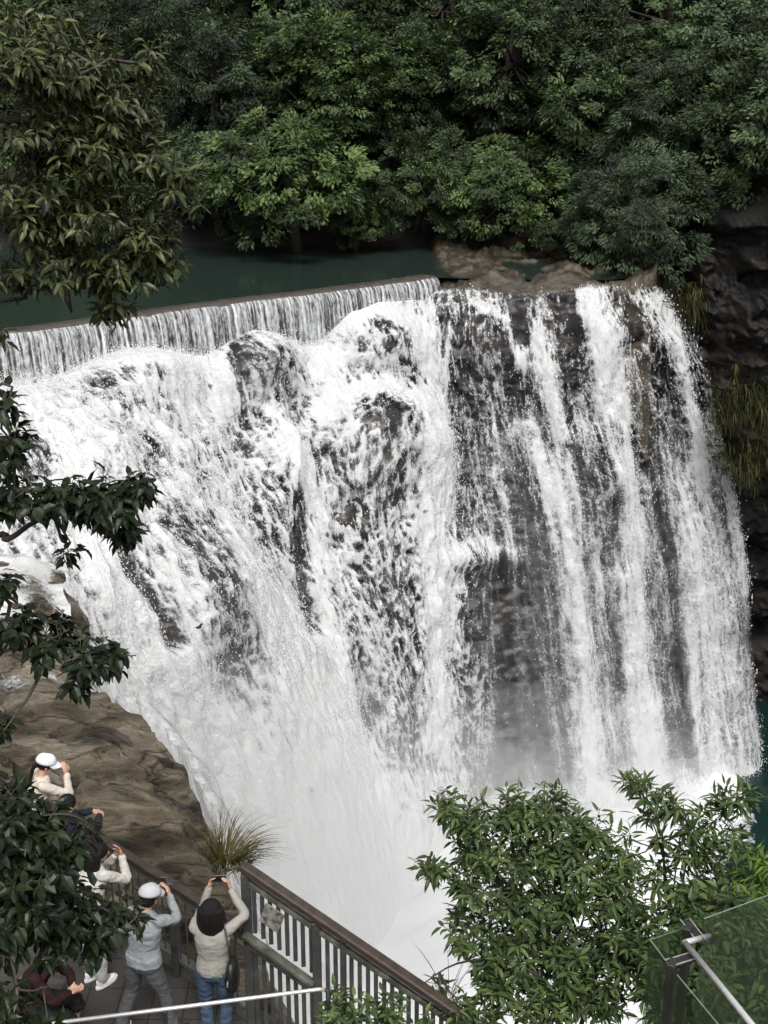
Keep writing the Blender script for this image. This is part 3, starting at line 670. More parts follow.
# (px, py of crown centre, distance, scale, kind, label)
FT = [
 (292,165,55.5,1.02,1,'light green leafy tree leaning over the pool with its lowest boughs near the water'),
 (330,60,60,1.15,1,'bright green open crowned tree above the pool, at the top left of centre'),
 (225,90,60,1.0,2,'grey green drooping tree just right of the large near boughs at top left'),
 (215,160,57.5,.62,4,'small pale green tree above the dark bank rocks left of the pool'),
 (140,60,62,1.1,2,'hazy green tree mostly hidden behind the near boughs at top left'),
 (60,170,59,.9,0,'dark tree at the left end of the pool behind near boughs'),
 (40,60,63,1.1,3,'dark tall tree behind the near boughs in the top left corner'),
 (410,180,57.5,.72,0,'mid green tree with foliage hanging over the far pool edge near the centre'),
 (395,90,61,.9,3,'dark green tree at the left side of the shadowed upper gap'),
 (515,70,60,1.1,0,'dense dark green tree at the upper centre right of the shadowed gap'),
 (520,180,56.5,.85,1,'fresh green tree with layered boughs above the rock shelf'),
 (590,110,58,1.05,0,'broad dense green tree above the right half of the fall'),
 (640,205,52.5,.86,2,'fine leaved grey green tree drooping over the right end of the lip'),
 (672,120,56,1.0,2,'fine leaved tree behind the drooping one at the right end of the lip'),
 (735,150,54,.95,0,'dark green tree at the right edge over the cliff'),
 (745,50,57,1.1,4,'pale fine crowned tree in the top right corner'),
 (650,30,61,1.1,3,'tall green tree at the top right beside the corner tree'),
 (570,10,64,1.1,1,'yellowish green treetop cut by the top edge right of centre'),
 (450,15,66,1.1,3,'dark treetop cut by the top edge at the centre'),
 (300,-20,67,1.1,0,'treetop cut by the top edge left of centre'),
 (200,10,68,1.2,4,'pale treetop cut by the top edge between the near boughs and centre'),
 (80,-10,70,1.2,4,'treetop high on the slope behind the near boughs'),
 (800,120,52,1.0,3,'tree standing half outside the right edge above the cliff'),
 (-40,130,60,1.1,0,'tree half outside the left edge beyond the pool'),
 (690,-30,66,1.2,0,'treetop above the top right corner slope'),
 (520,-30,70,1.2,3,'distant treetop on the ridge at top centre'),
 (380,-30,72,1.2,4,'distant treetop on the ridge at the upper left centre'),
 (760,230,53,.45,4,'small tree clinging to the dark cliff at the right edge'),
 (355,215,56.6,.42,1,'low leafy bush tree dangling over the green pool'),
 (250,200,57.2,.5,4,'small pale tree over the pool rocks between two larger crowns'),
 (470,210,57.5,.5,0,'small dark green tree behind the rock shelf'),
 (575,225,54.5,.5,0,'small dark green tree low over the stream gap at the lip'),
 (250,120,63,1.0,3,'tall tree filling the slope just above the light green leaning tree'),
 (360,130,63,1.0,4,'fine leaved tree on the slope between the leaning tree and the dark gap'),
 (560,50,62,1.0,2,'grey green tree high above the rock shelf'),
 (620,70,60,1.0,4,'pale leaved tree just left of the upper right trees'),
 (700,80,57,1.0,0,'dark tree between the fine leaved tree and the corner tree'),
 (710,190,54.5,.7,2,'grey green tree hanging over the dark cliff beside the lip'),
 (160,110,62,1.1,0,'dark tree seen in gaps at the right side of the near boughs'),
 (320,110,59,.9,3,'green tree standing between the bright open crowned tree and the leaning tree'),
 (100,215,58,.8,3,'low dark tree at the pool bank behind the near boughs'),
]
used = set(); rnd = random.Random(3)
for i, (px, py, Y, sc, kd, lab) in enumerate(FT):
    src = SRC[kd]; o = src if kd not in used else copy_tree(src); used.add(kd)
    sc *= 1.12
    if Y < 58.5 and py > 140: py += 4; Y -= .6
    th = [3.6, 3.4, 3.6, 4.2, 3.0][kd]*sc
    lean = (.42 if Y < 58.5 else rnd.uniform(-.05, .25)); sw = rnd.uniform(-.15, .15); p = at(px, py, Y); o.rotation_mode = 'ZYX'; o.rotation_euler = (lean, sw, rnd.uniform(0, 6.28))
    p = p-np.array(Matrix.Rotation(lean, 3, 'X'))@np.array([0, 0, th]); o.location = p; o.scale = (sc, sc, sc*(.92+.2*rnd.random()))
    tag(o, lab, 'tree', 'trees on the far bank and slope')
# undergrowth on the slope between the trees
rg = np.random.default_rng(77)
n = 190000
x = rg.uniform(-32, 30, n); t = rg.random(n)**1.3; cl_ = np.clip(fbm(np.stack([x*.4, t*18, 0*x], 1), 3, 6)+.45, 0, 1); keep = rg.random(n) < cl_
x, t = x[keep], t[keep]; n = len(x)
y = 57.6-1.5*smooth(2, 10, x)+t*34+rg.normal(size=n)*.3; z = 1.6+(y-58)*.87+rg.random(n)*1.8+fbm(np.stack([x*.3, y*.3, 0*x], 1), 5, 33)*.8
pos = np.stack([x, y, z], 1); nr = unit(np.array([0, -.5, 1.])+rdir(rg, n)*.7); dr = unit(rdir(rg, n)+np.array([0, -.3, -.4])); nr = unit(nr-dr*(nr*dr).sum(1)[:, None])
L = .18+.2*rg.random(n); v, f = leaves_simple(pos, nr, dr, L, L*.45)
tag(mesh_np('undergrowth', v, f, M_leaf, None, False, attrs={'tint': np.repeat(np.clip(.3+.2*rg.normal(size=n), 0, 1), 4)}), 'dark leafy undergrowth covering the steep slope between the trees', 'undergrowth', kind='stuff')

# ---------------------------------------------------------------- near trees
M_near = leaf_mat('leaf_near', (.016, .024, .009), (.046, .058, .018), (.115, .130, .045), .18, .42, .3)
M_dark = leaf_mat('leaf_dark', (.005, .009, .004), (.010, .017, .006), (.022, .034, .011), .08, .42, .25)
M_shrub = leaf_mat('leaf_shrub', (.018, .033, .011), (.050, .080, .024), (.125, .160, .052), .22, .45, .25)
M_lime = leaf_mat('leaf_lime', (.05, .09, .012), (.10, .17, .022), (.19, .28, .04), .35, .45, .3)
M_twig = surf_mat('twig', [(.3, (.03, .024, .016)), (.7, (.085, .07, .05))], 20, .8, .3)
def near_foliage(rg, blobs, leaf, wid, per=7, dens=1.0, twig=.3, droop=.3, hang=.55, up=.15, flatn=.6):
    """blobs: (centre(3), radius(3), count of twigs).  Returns leaf arrays and twig segments"""
    P, N_, D, Ls, Wi, tw, tn = [], [], [], [], [], [], []
    for c, r, n in blobs:
        c = np.asarray(c); r = np.asarray(r)*1.06; n = max(2, int(n*dens))
        tip = c+rdir(rg, n)*r*(rg.random((n, 1))**.45)
        back = unit(c-tip+rdir(rg, n)*.4*r.mean()+np.array([0, 0, -.3*r.mean()]))
        bt = rg.normal(size=n)*.16
        for k in range(n):
            m = per+rg.integers(-2, 3); td = -back[k]; st = tip[k]-td*twig
            tw.append((st, (st+tip[k])/2+rdir(rg, 1)[0]*twig*.08, tip[k]))
            for j in range(m):
                u = (j+.5)/m; p = st+td*twig*(.25+.78*u)
                a = j*2.4+rg.random()*.8; s1 = unit(np.cross(td, [0.02, .03, 1.])); s2 = np.cross(td, s1)
                d = unit(td*(.35+.5*u)+s1*math.cos(a)+s2*math.sin(a)*.7+np.array([0, 0, -hang+up*u]))
                nn = unit(np.array([0, 0, flatn])+td*.25+rdir(rg, 1)[0]*.4)
                nn = unit(nn-d*(nn@d))
                P.append(p+d*leaf*.08); N_.append(nn); D.append(d); l = leaf*(.6+.55*rg.random()); Ls.append(l); Wi.append(l*wid*(.85+.3*rg.random()))
                tn.append(.45+bt[k]+rg.normal()*.17)
    v, f = leaves_fine(np.array(P), np.array(N_), np.array(D), np.array(Ls), np.array(Wi), droop)
    return v, f, np.repeat(np.clip(tn, 0, 1), 8), tw
def near_tree(name, label, cat, trunk, branches, blobs, mat, seed, leaf=.11, wid=.42, group=None, base=None, twr=.004, **k):
    rg = np.random.default_rng(seed)
    root = empty(name, base if base is not None else trunk[0][0], 0, label, cat, group)
    mb = MB(); mb.tube(trunk[0], trunk[1], 12); mb.build('trunk', M_bark, root, True)
    for pts, rad in branches:
        b = MB(); p = catmull(np.array(pts), np.linspace(0, len(pts)-1, len(pts)*4))
        p = p+fbm(p*3, 3, seed)[:, None]*.03*np.array([1, .5, 1]); b.tube(p, np.linspace(rad, rad*.22, len(p)), 8); b.build('branch', M_bark, root, True)
    v, f, tint, tw = near_foliage(rg, blobs, leaf, wid, **k)
    t = MB()
    bp = np.concatenate([catmull(np.array(p), np.linspace(0, len(p)-1, 20)) for p, _ in branches]) if branches else np.array([trunk[0][-1]])
    for a, m, b in tw: t.tube([a, m, b], [twr, twr*.8, twr*.5], 4, False)
    for c, r, n in blobs:           # secondary limbs from the nearest branch to the blob
        c = np.asarray(c); j = np.argmin(np.linalg.norm(bp-c, axis=1)); s = bp[j]
        for q in range(max(2, n//14)):
            e = c+rdir(rg, 1)[0]*np.asarray(r)*.6; m = (s+e)/2+np.array([0, 0, -.06])+rg.normal(size=3)*.05; t.tube([s, m, e], [twr*3, twr*2.2, twr], 5, False)
    t.build('twigs', M_twig, root, True)['kind'] = 'stuff'
    mesh_np('foliage', v, f, mat, root, False, attrs={'tint': tint})
    return root
def A(px, py, Y): return at(px, py, Y)
def blob(px, py, Y, rx, ry, rd, n):
    c = A(px, py, Y); s = np.linalg.norm(c-np.array([0, 0, CAMZ]))/F
    return (c, (rx*s, rd, ry*s), n)
# big tree at the left edge: trunk stands outside the frame
tr = [(-5.6, 7.0, -.8), (-5.3, 7.2, 3.5), (-5.0, 7.5, 7.0), (-4.7, 7.8, 10.5), (-4.6, 8, 13)]
def AA(l): return [A(*q) for q in l]
near_tree('broadleaf_tree', 'big near tree with long hanging leaves reaching in from the top left edge', 'tree', (tr, [.22, .2, .17, .12, .05]),
  [([(-4.9,7.6,8.0)]+AA([(-30,180,8),(40,165,8.1),(100,160,8.2),(150,168,8.3)]), .035),
   ([(-4.8,7.7,9.0)]+AA([(-30,110,7.8),(20,102,7.8),(70,80,7.9),(110,60,8)]), .03),
   ([(-5,7.5,7.2)]+AA([(-20,215,8),(30,220,8),(90,225,8.1),(150,235,8.2)]), .026),
   ([(-5,7.5,7.0)]+AA([(-20,300,8),(30,290,8),(70,286,8.1),(110,290,8.1)]), .018)],
  [blob(20,60,7.8,40,34,.5,42), blob(75,70,8.2,42,34,.6,56), blob(125,105,8.3,34,34,.5,50), blob(150,150,8.4,26,26,.4,26), blob(178,178,8.4,22,18,.35,22),
   blob(40,130,8.0,48,36,.6,60), blob(95,145,8.2,44,36,.6,60), blob(30,200,8.0,48,36,.6,60), blob(90,205,8.2,46,32,.6,56), blob(145,235,8.3,36,26,.45,44),
   blob(60,255,8.1,50,30,.5,50), blob(115,265,8.2,42,26,.45,38), blob(162,260,8.3,20,18,.3,16), blob(10,270,8.0,30,22,.4,20), blob(110,305,8.2,22,16,.3,11),
   blob(60,18,8.2,30,14,.4,10), blob(15,15,8.2,18,16,.4,8), blob(150,60,8.4,14,22,.3,9), blob(5,330,8,6,8,.2,2)],
  M_near, 11, dens=1.45, leaf=.094, wid=.38, per=8, twig=.22, hang=.5, flatn=.9, droop=.35)
near_tree('broadleaf_tree', 'dark leaved tree with thin drooping boughs over white water at the middle left edge', 'tree', ([(-5.0, 5.6, -.8), (-4.8, 5.9, 2.5), (-4.6, 6.2, 5.2)], [.13, .1, .05]),
  [([(-4.6,6.2,4.9)]+AA([(-40,552,7.2),(5,541,7.2),(30,525,7.25),(60,510,7.3),(100,495,7.35),(135,490,7.4)]), .024),
   ([(-4.7,6.0,4.2)]+AA([(-30,610,7.1),(10,625,7.1),(50,640,7.2),(90,660,7.3)]), .018),
   ([(-4.6,6.2,5.1)]+AA([(-30,400,7.2),(0,430,7.2),(15,455,7.2)]), .014)],
  [blob(4,405,7.2,10,16,.2,7), blob(10,445,7.2,16,22,.3,13), blob(12,490,7.2,22,22,.3,16), blob(45,495,7.25,26,16,.3,16), blob(75,497,7.3,26,19,.3,22), blob(110,498,7.35,30,24,.3,33), blob(138,485,7.4,16,13,.2,12), blob(125,530,7.4,20,12,.2,12),
   blob(70,545,7.3,14,8,.2,3), blob(2,585,7.1,12,20,.2,6), blob(15,625,7.1,24,22,.3,19), blob(50,640,7.2,24,18,.3,19), blob(85,655,7.25,24,16,.3,17), blob(112,655,7.3,16,16,.2,11), blob(80,678,7.2,18,10,.2,7), blob(2,725,7.1,10,14,.2,5)],
  M_dark, 12, dens=1.25, leaf=.1, wid=.55, per=7, twig=.16, hang=.7, flatn=.9, droop=.4)
near_tree('broadleaf_tree', 'glossy dark tree filling the bottom left corner in front of the visitors', 'tree', ([(-4.3, 5.2, -.8), (-4.0, 5.4, 1.0), (-3.6, 5.7, 2.6)], [.11, .09, .05]),
  [([(-3.6,5.7,2.4)]+AA([(-10,900,7.0),(30,890,7.1),(80,900,7.3),(130,925,7.4)]), .022),
   ([(-3.6,5.7,2.4)]+AA([(-20,840,7.0),(20,820,7.1),(60,815,7.2),(95,830,7.3)]), .02),
   ([(-3.7,5.6,2.0)]+AA([(-20,970,6.6),(20,990,6.6),(50,985,6.7)]), .016)],
  [blob(8,806,7.0,24,16,.3,20), blob(42,822,7.1,26,12,.3,18), blob(78,838,7.3,14,12,.2,8), blob(12,850,7.0,30,26,.4,34), blob(44,852,7.1,28,24,.4,30), blob(30,900,7.0,36,26,.4,42), blob(68,900,7.2,28,20,.3,28), blob(108,914,7.4,22,14,.3,16), blob(132,915,7.4,10,8,.1,4),
   blob(95,938,7.3,26,12,.2,12), blob(55,935,7.1,30,14,.3,15), blob(4,945,6.8,12,18,.3,6), blob(8,1000,6.6,18,20,.3,12), blob(40,1022,6.6,24,10,.2,7)],
  M_dark, 13, dens=1.35, leaf=.12, wid=.5, per=7, twig=.18, hang=.55, flatn=.95, droop=.35)
# lush growth bottom right, seen through gaps against the white water
near_tree('leafy_tree', 'bushy green tree at the lower right with pointed leaves standing against the white foam', 'tree', ([(2.0, 10.4, -6), (1.9, 10.5, -3.5), (1.9, 10.6, -1.2)], [.12, .09, .05]),
  [([(1.9,10.6,-1.2)]+AA([(560,960,10),(520,900,10.2),(480,850,10.3),(445,815,10.3)]), .03), ([(1.9,10.6,-1.2)]+AA([(560,940,10.2),(555,880,10.5),(550,820,10.6)]), .03),
   ([(1.9,10.6,-1.3)]+AA([(600,960,10.2),(600,900,10.5),(610,860,10.6)]), .028), ([(1.9,10.6,-1.4)]+AA([(540,980,9.8),(470,960,9.8),(420,985,9.7)]), .02), ([(1.9,10.6,-1.2)]+AA([(520,920,10),(460,880,10),(425,870,10)]), .014)],
  [blob(445,805,10.3,14,12,.3,10), blob(470,815,10.3,22,14,.3,20), blob(510,810,10.5,22,16,.4,24), blob(550,810,10.5,24,14,.4,26), blob(590,830,10.6,24,20,.4,26), blob(480,845,10.3,34,18,.4,32), blob(530,850,10.4,36,26,.5,48), blob(575,855,10.4,30,24,.5,36),
   blob(435,867,10.1,20,8,.2,11), blob(470,880,10.1,22,13,.3,17), blob(515,895,10.2,36,24,.5,44), blob(565,900,10.2,34,24,.5,44), blob(610,885,10.3,26,26,.5,34), blob(460,925,9.9,20,16,.4,14), blob(505,940,10,38,28,.5,52), blob(560,950,10,40,28,.5,58), blob(610,935,10.1,32,28,.5,46), blob(632,905,10.3,20,18,.3,16), blob(615,865,10.4,22,18,.3,12),
   blob(495,980,9.7,26,22,.4,28), blob(535,1000,9.7,40,26,.4,48), blob(595,990,9.8,36,30,.4,48), blob(640,960,10,26,30,.4,30), blob(485,1014,9.5,26,12,.3,14), blob(455,1005,9.6,18,10,.2,6), blob(440,985,9.9,12,10,.15,3)],
  M_shrub, 14, dens=1.65, leaf=.125, wid=.34, per=7, twig=.2, hang=.35, flatn=.9, droop=.25)
near_tree('umbrella_tree', 'slender tree with whorled narrow leaves rising against the foam right of the bushy tree', 'tree', ([(3.1, 10.9, -5), (3.2, 11.1, -1)]+AA([(665,880,11),(662,830,11)]), [.06, .05, .018, .008]),
  [(AA([(672,930,11),(668,880,11),(655,830,11),(640,795,11)]), .014), (AA([(680,900,11),(690,850,11),(715,820,11),(735,805,11)]), .013), (AA([(672,900,11),(680,850,11),(690,810,11)]), .01), (AA([(690,940,10.8),(720,890,10.8),(740,850,10.8)]), .012)],
  [blob(625,850,10.9,16,20,.3,12), blob(645,880,10.9,18,16,.3,10), blob(628,785,11,12,8,.2,6), blob(648,790,11,22,8,.25,13), blob(675,802,11,18,9,.25,12), blob(690,825,11,18,12,.25,10), blob(650,812,11,20,8,.2,7), blob(735,800,11,24,8,.25,15), blob(718,822,11,20,12,.3,14), blob(700,850,10.9,26,14,.3,20), blob(735,840,10.9,18,14,.3,10), blob(670,870,10.9,20,14,.3,12), blob(660,840,11,12,10,.2,4), blob(712,885,10.8,34,16,.3,30)],
  M_shrub, 15, leaf=.155, wid=.26, per=8, twig=.12, hang=.25, flatn=1.1, droop=.3)
near_tree('leafy_tree', 'darker green foliage behind the glass railing in the bottom right corner', 'tree', ([(4.0, 9.6, -6), (3.8, 9.7, -3), (3.6, 9.8, -.5)], [.13, .1, .04]),
  [(AA([(700,1040,9.5),(680,980,9.5),(690,930,9.6)]), .025), (AA([(700,1040,9.5),(740,980,9.5),(760,940,9.6)]), .025)],
  [blob(690,910,9.8,30,18,.4,30), blob(735,915,9.7,34,22,.4,40), blob(660,940,9.6,26,26,.4,28), blob(700,955,9.5,36,30,.5,50), blob(755,960,9.5,34,30,.5,44), blob(670,1000,9.3,36,28,.4,40), blob(730,1010,9.3,44,26,.4,48), blob(780,1000,9.3,30,26,.4,20)],
  M_shrub, 16, dens=1.7, leaf=.14, wid=.38, per=7, twig=.2, hang=.35, flatn=.9)
near_tree('bamboo_palm', 'bright yellow green feathery plant at the right edge above the glass railing', 'plant', ([(5.6, 11.4, -6), (5.3, 11.5, -3), (5.0, 11.5, -1.5)], [.04, .03, .015]),
  [(AA([(775,960,10.6),(765,905,10.6),(745,880,10.6)]), .01), (AA([(780,940,10.6),(772,880,10.6)]), .01)],
  [blob(752,885,10.6,22,16,.3,24), blob(765,862,10.6,14,16,.3,16), blob(740,905,10.4,20,12,.3,16), blob(768,915,10.4,22,16,.3,18)],
  M_lime, 17, leaf=.13, wid=.2, per=10, twig=.22, hang=.3, flatn=.9)
near_tree('low_shrub', 'low leafy shrub growing through the foot of the slatted fence below the steel rail', 'shrub', ([(-.1, 8.6, -3.4), (-.1, 8.7, -2.0)], [.03, .02]),
  [(AA([(350,1040,8.8),(350,1005,8.8)]), .01)],
  [blob(345,1008,8.8,24,14,.25,22), blob(385,1015,8.9,26,12,.25,22), blob(430,1030,9.2,26,12,.25,10), blob(335,1022,8.7,18,10,.2,10)],
  M_shrub, 18, dens=1.5, leaf=.095, wid=.45, per=7, twig=.12, hang=.3, flatn=1)
# thin stems against the foam
rg = np.random.default_rng(8)
def grass_tuft(name, label, cat, base, n, ln, spread, lean, mat, wid=.006, bend=.8, group=None, down=False):
    base = np.asarray(base, float); V_, Fq, k = [], [], 0
    root = empty(name, base, 0, label, cat, group)
    tn = []
    for i in range(n):
        a = rg.random()*2*PI; b = base+np.array([math.cos(a), math.sin(a), 0])*spread*rg.random()
        d = unit(np.array([math.cos(a), math.sin(a), 0])*(.25+.6*rg.random())+np.array(lean)+np.array([0, 0, -1.0 if down else 1.0])); L = ln*(.5+.6*rg.random())
        s = unit(np.cross(d, [0.1, .9, .1])); tcol = np.clip(.5+.25*rg.normal(), 0, 1)
        seg = 6; p = b.copy(); dd = d.copy()
        for j in range(seg+1):
            wv_ = wid*(1-j/seg)**.7+.0008; V_ += [p-s*wv_, p+s*wv_]; tn += [tcol, tcol]
            p = p+dd*L/seg; dd = unit(dd+np.array([d[0]*.15, d[1]*.15, -.22*bend]))
        for j in range(seg): q = k+2*j; Fq.append((q, q+1, q+3, q+2))
        k += 2*(seg+1)
    mesh_np('blades', V_, np.array(Fq), mat, root, False, attrs={'tint': tn}); return root
M_straw = leaf_mat('leaf_straw', (.03, .035, .010), (.085, .075, .028), (.20, .16, .08), .25, .6, .2)
M_hang = leaf_mat('leaf_hanging', (.008, .010, .004), (.036, .038, .012), (.12, .095, .030), .2, .6, .2)
grass_tuft('grass_tuft', 'arching tuft of olive grass at the edge of the brown ledge beside the foam', 'grass', onz(226, 876, -2.3)+[.0, .3, 0], 380, .78, .30, (.3, -.1, .0), M_straw, .005, 1.1)
grass_tuft('grass_tuft', 'dry pale reed plumes standing alone against the foam behind the fence', 'grass', at(448, 1000, 10.3), 14, .75, .06, (-.1, 0, .6), M_straw, .003, .5)
def fern_mat(name, label, cx, cy, Y, rx, ry, n, ln, seed):
    rg = np.random.default_rng(seed); c = at(cx, cy, Y); sc = Y/F*1.05
    root = empty(name, c, 0, label, 'fern', 'hanging ferns on the right cliff'); Vv, tn = [], []
    m = n//9; cc = rg.normal(size=(m, 3))*np.array([rx*sc*.55, .3, ry*sc*.55])+c; cc = cc[fbm(cc*.9+seed, 3, seed) > -.12]; m = len(cc); cc[:, 2] += .3*fbm(cc, 3, 2)
    ci = np.repeat(np.arange(m), 9); n = len(ci)
    d = unit(rdir(rg, n)*np.array([1, .5, .4])+np.array([0, -.8, .25])); p = cc[ci].copy(); L = ln*(.5+.7*rg.random(n)); s = unit(np.cross(d, np.tile([.1, .9, .2], (n, 1)))); tn = np.clip(.4+.2*rg.normal(size=m)[ci]+.15*rg.normal(size=n), 0, 1)
    rows = []
    for j in range(6):
        wv_ = (.016*(1-j/5)**.6+.001); rows.append(np.stack([p-s*wv_, p+s*wv_], 1)); p = p+d*(L/5)[:, None]; d = unit(d+np.array([0, 0, -.55]))
    v = np.stack(rows, 1).reshape(-1, 3); b = (np.arange(n)*12)[:, None]
    f = np.concatenate([b+np.array([[2*j, 2*j+1, 2*j+3, 2*j+2]]) for j in range(5)])
    mesh_np('fronds', v, f, M_hang, root, False, attrs={'tint': np.repeat(tn, 12)})
fern_mat('fern', 'shaggy fern tuft hanging beside the right end of the lip', 690, 300, 48.6, 18, 22, 900, .8, 1)
fern_mat('fern', 'upper mat of long yellowish ferns on the right cliff', 750, 405, 46.2, 30, 24, 2600, .8, 2)
fern_mat('fern', 'lower mat of ferns hanging below the long yellowish mat', 745, 455, 46.4, 30, 24, 2000, .7, 3)
# ================================================================== viewing deck, fences, railings
DZ = -.8
def paver_mat():
    m, nt, N, L = newmat('deck_pavers')
    tc = N.new('ShaderNodeTexCoord'); b = N.new('ShaderNodeTexBrick'); L.new(mapping(N, L, tc.outputs['Object'], (1, 1, 1)), b.inputs[0])
    b.offset = .0; b.inputs['Scale'].default_value = 1; b.inputs['Brick Width'].default_value = .34; b.inputs['Row Height'].default_value = .46; b.inputs['Mortar Size'].default_value = .008; b.inputs['Mortar Smooth'].default_value = .2
    b.inputs['Color1'].default_value = (.032, .028, .025, 1); b.inputs['Color2'].default_value = (.045, .040, .035, 1); b.inputs['Mortar'].default_value = (.008, .007, .006, 1)
    n = noise(N, L, tc.outputs['Object'], 40, 6, .7); n2 = noise(N, L, tc.outputs['Object'], 2.2, 4, .6)
    mx = N.new('ShaderNodeMixRGB'); mx.blend_type = 'MULTIPLY'; mx.inputs[0].default_value = .8; L.new(b.outputs[0], mx.inputs[1]); L.new(ramp(N, L, n, [(.3, (.5, .5, .5)), (.7, (1.5, 1.45, 1.4))]), mx.inputs[2])
    m2 = N.new('ShaderNodeMixRGB'); m2.blend_type = 'MULTIPLY'; m2.inputs[0].default_value = .7; L.new(mx.outputs[0], m2.inputs[1]); L.new(ramp(N, L, n2, [(.3, (.55, .55, .55)), (.7, (1.3, 1.25, 1.2))]), m2.inputs[2])
    p = N.new('ShaderNodeBsdfPrincipled'); L.new(m2.outputs[0], p.inputs['Base Color']); p.inputs['Roughness'].default_value = .7
    bp = N.new('ShaderNodeBump'); bp.inputs['Strength'].default_value = .5; bp.inputs['Distance'].default_value = .01
    L.new(mathn(N, L, 'SUBTRACT', n, b.outputs['Fac']), bp.inputs['Height']); L.new(bp.outputs[0], p.inputs['Normal'])
    o = N.new('ShaderNodeOutputMaterial'); L.new(p.outputs[0], o.inputs[0]); return m
M_pave = paver_mat()
M_rail = surf_mat('brown_rail', [(.3, (.022, .014, .011)), (.6, (.045, .030, .024)), (.8, (.075, .052, .042))], 6, .55, .4, stretch=(1, 1, 6))
M_conc = surf_mat('weathered_concrete', [(.25, (.03, .028, .024)), (.5, (.075, .07, .06)), (.75, (.15, .145, .125))], 5, .85, .5)
M_grey = surf_mat('grey_paint', [(.3, (.022, .023, .022)), (.6, (.045, .046, .043)), (.8, (.085, .083, .075))], 9, .6, .2)
M_moss = surf_mat('mossy_beam', [(.3, (.02, .023, .013)), (.5, (.065, .065, .05)), (.75, (.17, .17, .145))], 7, .85, .6)
M_steel = surf_mat('stainless_steel', [(.3, (.5, .5, .49)), (.7, (.62, .62, .61))], 8, .38, 0, metallic=.55)
M_darkst = surf_mat('dark_steel', [(.3, (.012, .011, .010)), (.7, (.03, .027, .024))], 8, .5, .1)
R0 = onz(-70, 730, DZ+1.13); R1 = onz(243, 929, DZ+1.13)
fd = unit(R1-R0); fd[2] = 0; fn = np.array([fd[1], -fd[0], 0.])     # towards the deck
T0 = at(244, 867, R1[1]); T1 = at(482, 1029, R1[1]-1.1)
# deck slab: one paved sheet with a kerb along the fence
C0 = np.array([R0[0], R0[1], DZ]); C1 = np.array([R1[0], R1[1], DZ]); md = MB()
dk = [C0-fn*.22, C1-fn*.22, np.array([C1[0]+.1, 4, DZ]), np.array([-9, 4, DZ]), np.array([-9, C0[1], DZ])]
md.add(dk+[p-np.array([0, 0, .35]) for p in dk], [(4, 3, 2, 1, 0), (5, 6, 7, 8, 9)]+[(i, (i+1) % 5, (i+1) % 5+5, i+5) for i in range(5)])
md.build('viewing_deck', M_pave)['kind'] = 'structure'
kb = MB(); kb.bar(C0-fn*.08+[0, 0, .06], C1-fn*.08+[0, 0, .06], .16, .12, .01)
kb.build('kerb', M_conc, None)['kind'] = 'structure'
# deck fence
L01 = np.linalg.norm(R1-R0); dpo = lambda s: C0+(C1-C0)*s
fr = empty('fence', C0, 0, 'grey fence with brown top rail along the paved deck where visitors lean', 'fence')
b = MB(); b.bar(R0, R1+fd*.02, .10, .06, .012); b.build('top_rail', M_rail, fr)
b = MB(); b.bar(R0-[0, 0, .085], R1-[0, 0, .085], .05, .09, .006); b.build('middle_rail', M_conc, fr)
b = MB(); b.bar(dpo(0)+[0, 0, .2], dpo(1)+[0, 0, .2], .05, .05, .005); b.build('bottom_rail', M_conc, fr)
s173 = None
for px in (-60, 12, 92, 173):
    ss = np.linspace(0, 1, 400); pr = np.array([R0+(R1-R0)*q_ for q_ in ss]); dd_ = pr[:, 1]*cT+(CAMZ-pr[:, 2])*sT; xx = pr[:, 0]/dd_*F+W/2
    s_ = ss[np.argmin(abs(xx-px))]; p = dpo(s_)+fn*.03
    b = MB(); b.bar(p, p+np.array([0, 0, 1.18]), .075, .075, .01, (0, 1, 0)); b.build('post', M_grey, fr)
nb = int(L01/.125)
for k in range(1, nb):
    p = dpo(k/nb)
    b = MB(); b.bar(p+[0, 0, .22], p+[0, 0, 1.01], .016, .016, 0, (0, 1, 0)); b.build('baluster', M_grey, fr)
# tall fence down the stairs
tf = empty('fence', [R1[0], R1[1], DZ], 0, 'tall slatted fence with thick brown handrail sloping down the stairs before the foam', 'fence')
td = unit(T1-T0); hx = unit(np.array([td[0], td[1], 0])); tn_ = np.array([hx[1], -hx[0], 0.])
b = MB(); b.bar(T0-td*.03, T1+td*.8, .11, .085, .015); b.build('handrail', M_rail, tf)
b = MB(); b.bar(T0-[0, 0, .145], T1+td*.8-[0, 0, .145], .05, .06, .006); b.build('upper_beam', M_moss, tf)
zl = at(244, 930, R1[1])[2]; dz_ = T0[2]-zl
xp = lambda px: (lambda g: g[np.argmin(abs(np.array([p[0]/(p[1]*cT+(CAMZ-p[2])*sT)*F+W/2 for p in g])-px))])([T0+(T1-T0)*k/600 for k in range(601)])
E = xp(316); b = MB(); b.bar(T0-[0, 0, dz_]+tn_*.06, E-[0, 0, dz_+.02]+tn_*.06, .09, .05, .01); b.build('ledge_beam', M_moss, tf)
b = MB(); b.bar(T0-[0, 0, dz_+.14]+tn_*.02, E-[0, 0, dz_+.14]+tn_*.02, .05, .06, .006); b.build('lower_rail', M_conc, tf)
for px, w_ in ((245, .09), (316, .085), (343, .06)):
    p = xp(px); b = MB(); b.bar(p-[0, 0, .06]+tn_*.0, p-[0, 0, 2.6 if px != 343 else 1.6], w_, w_, .008, (0, 1, 0)); b.build('post', M_grey, tf)
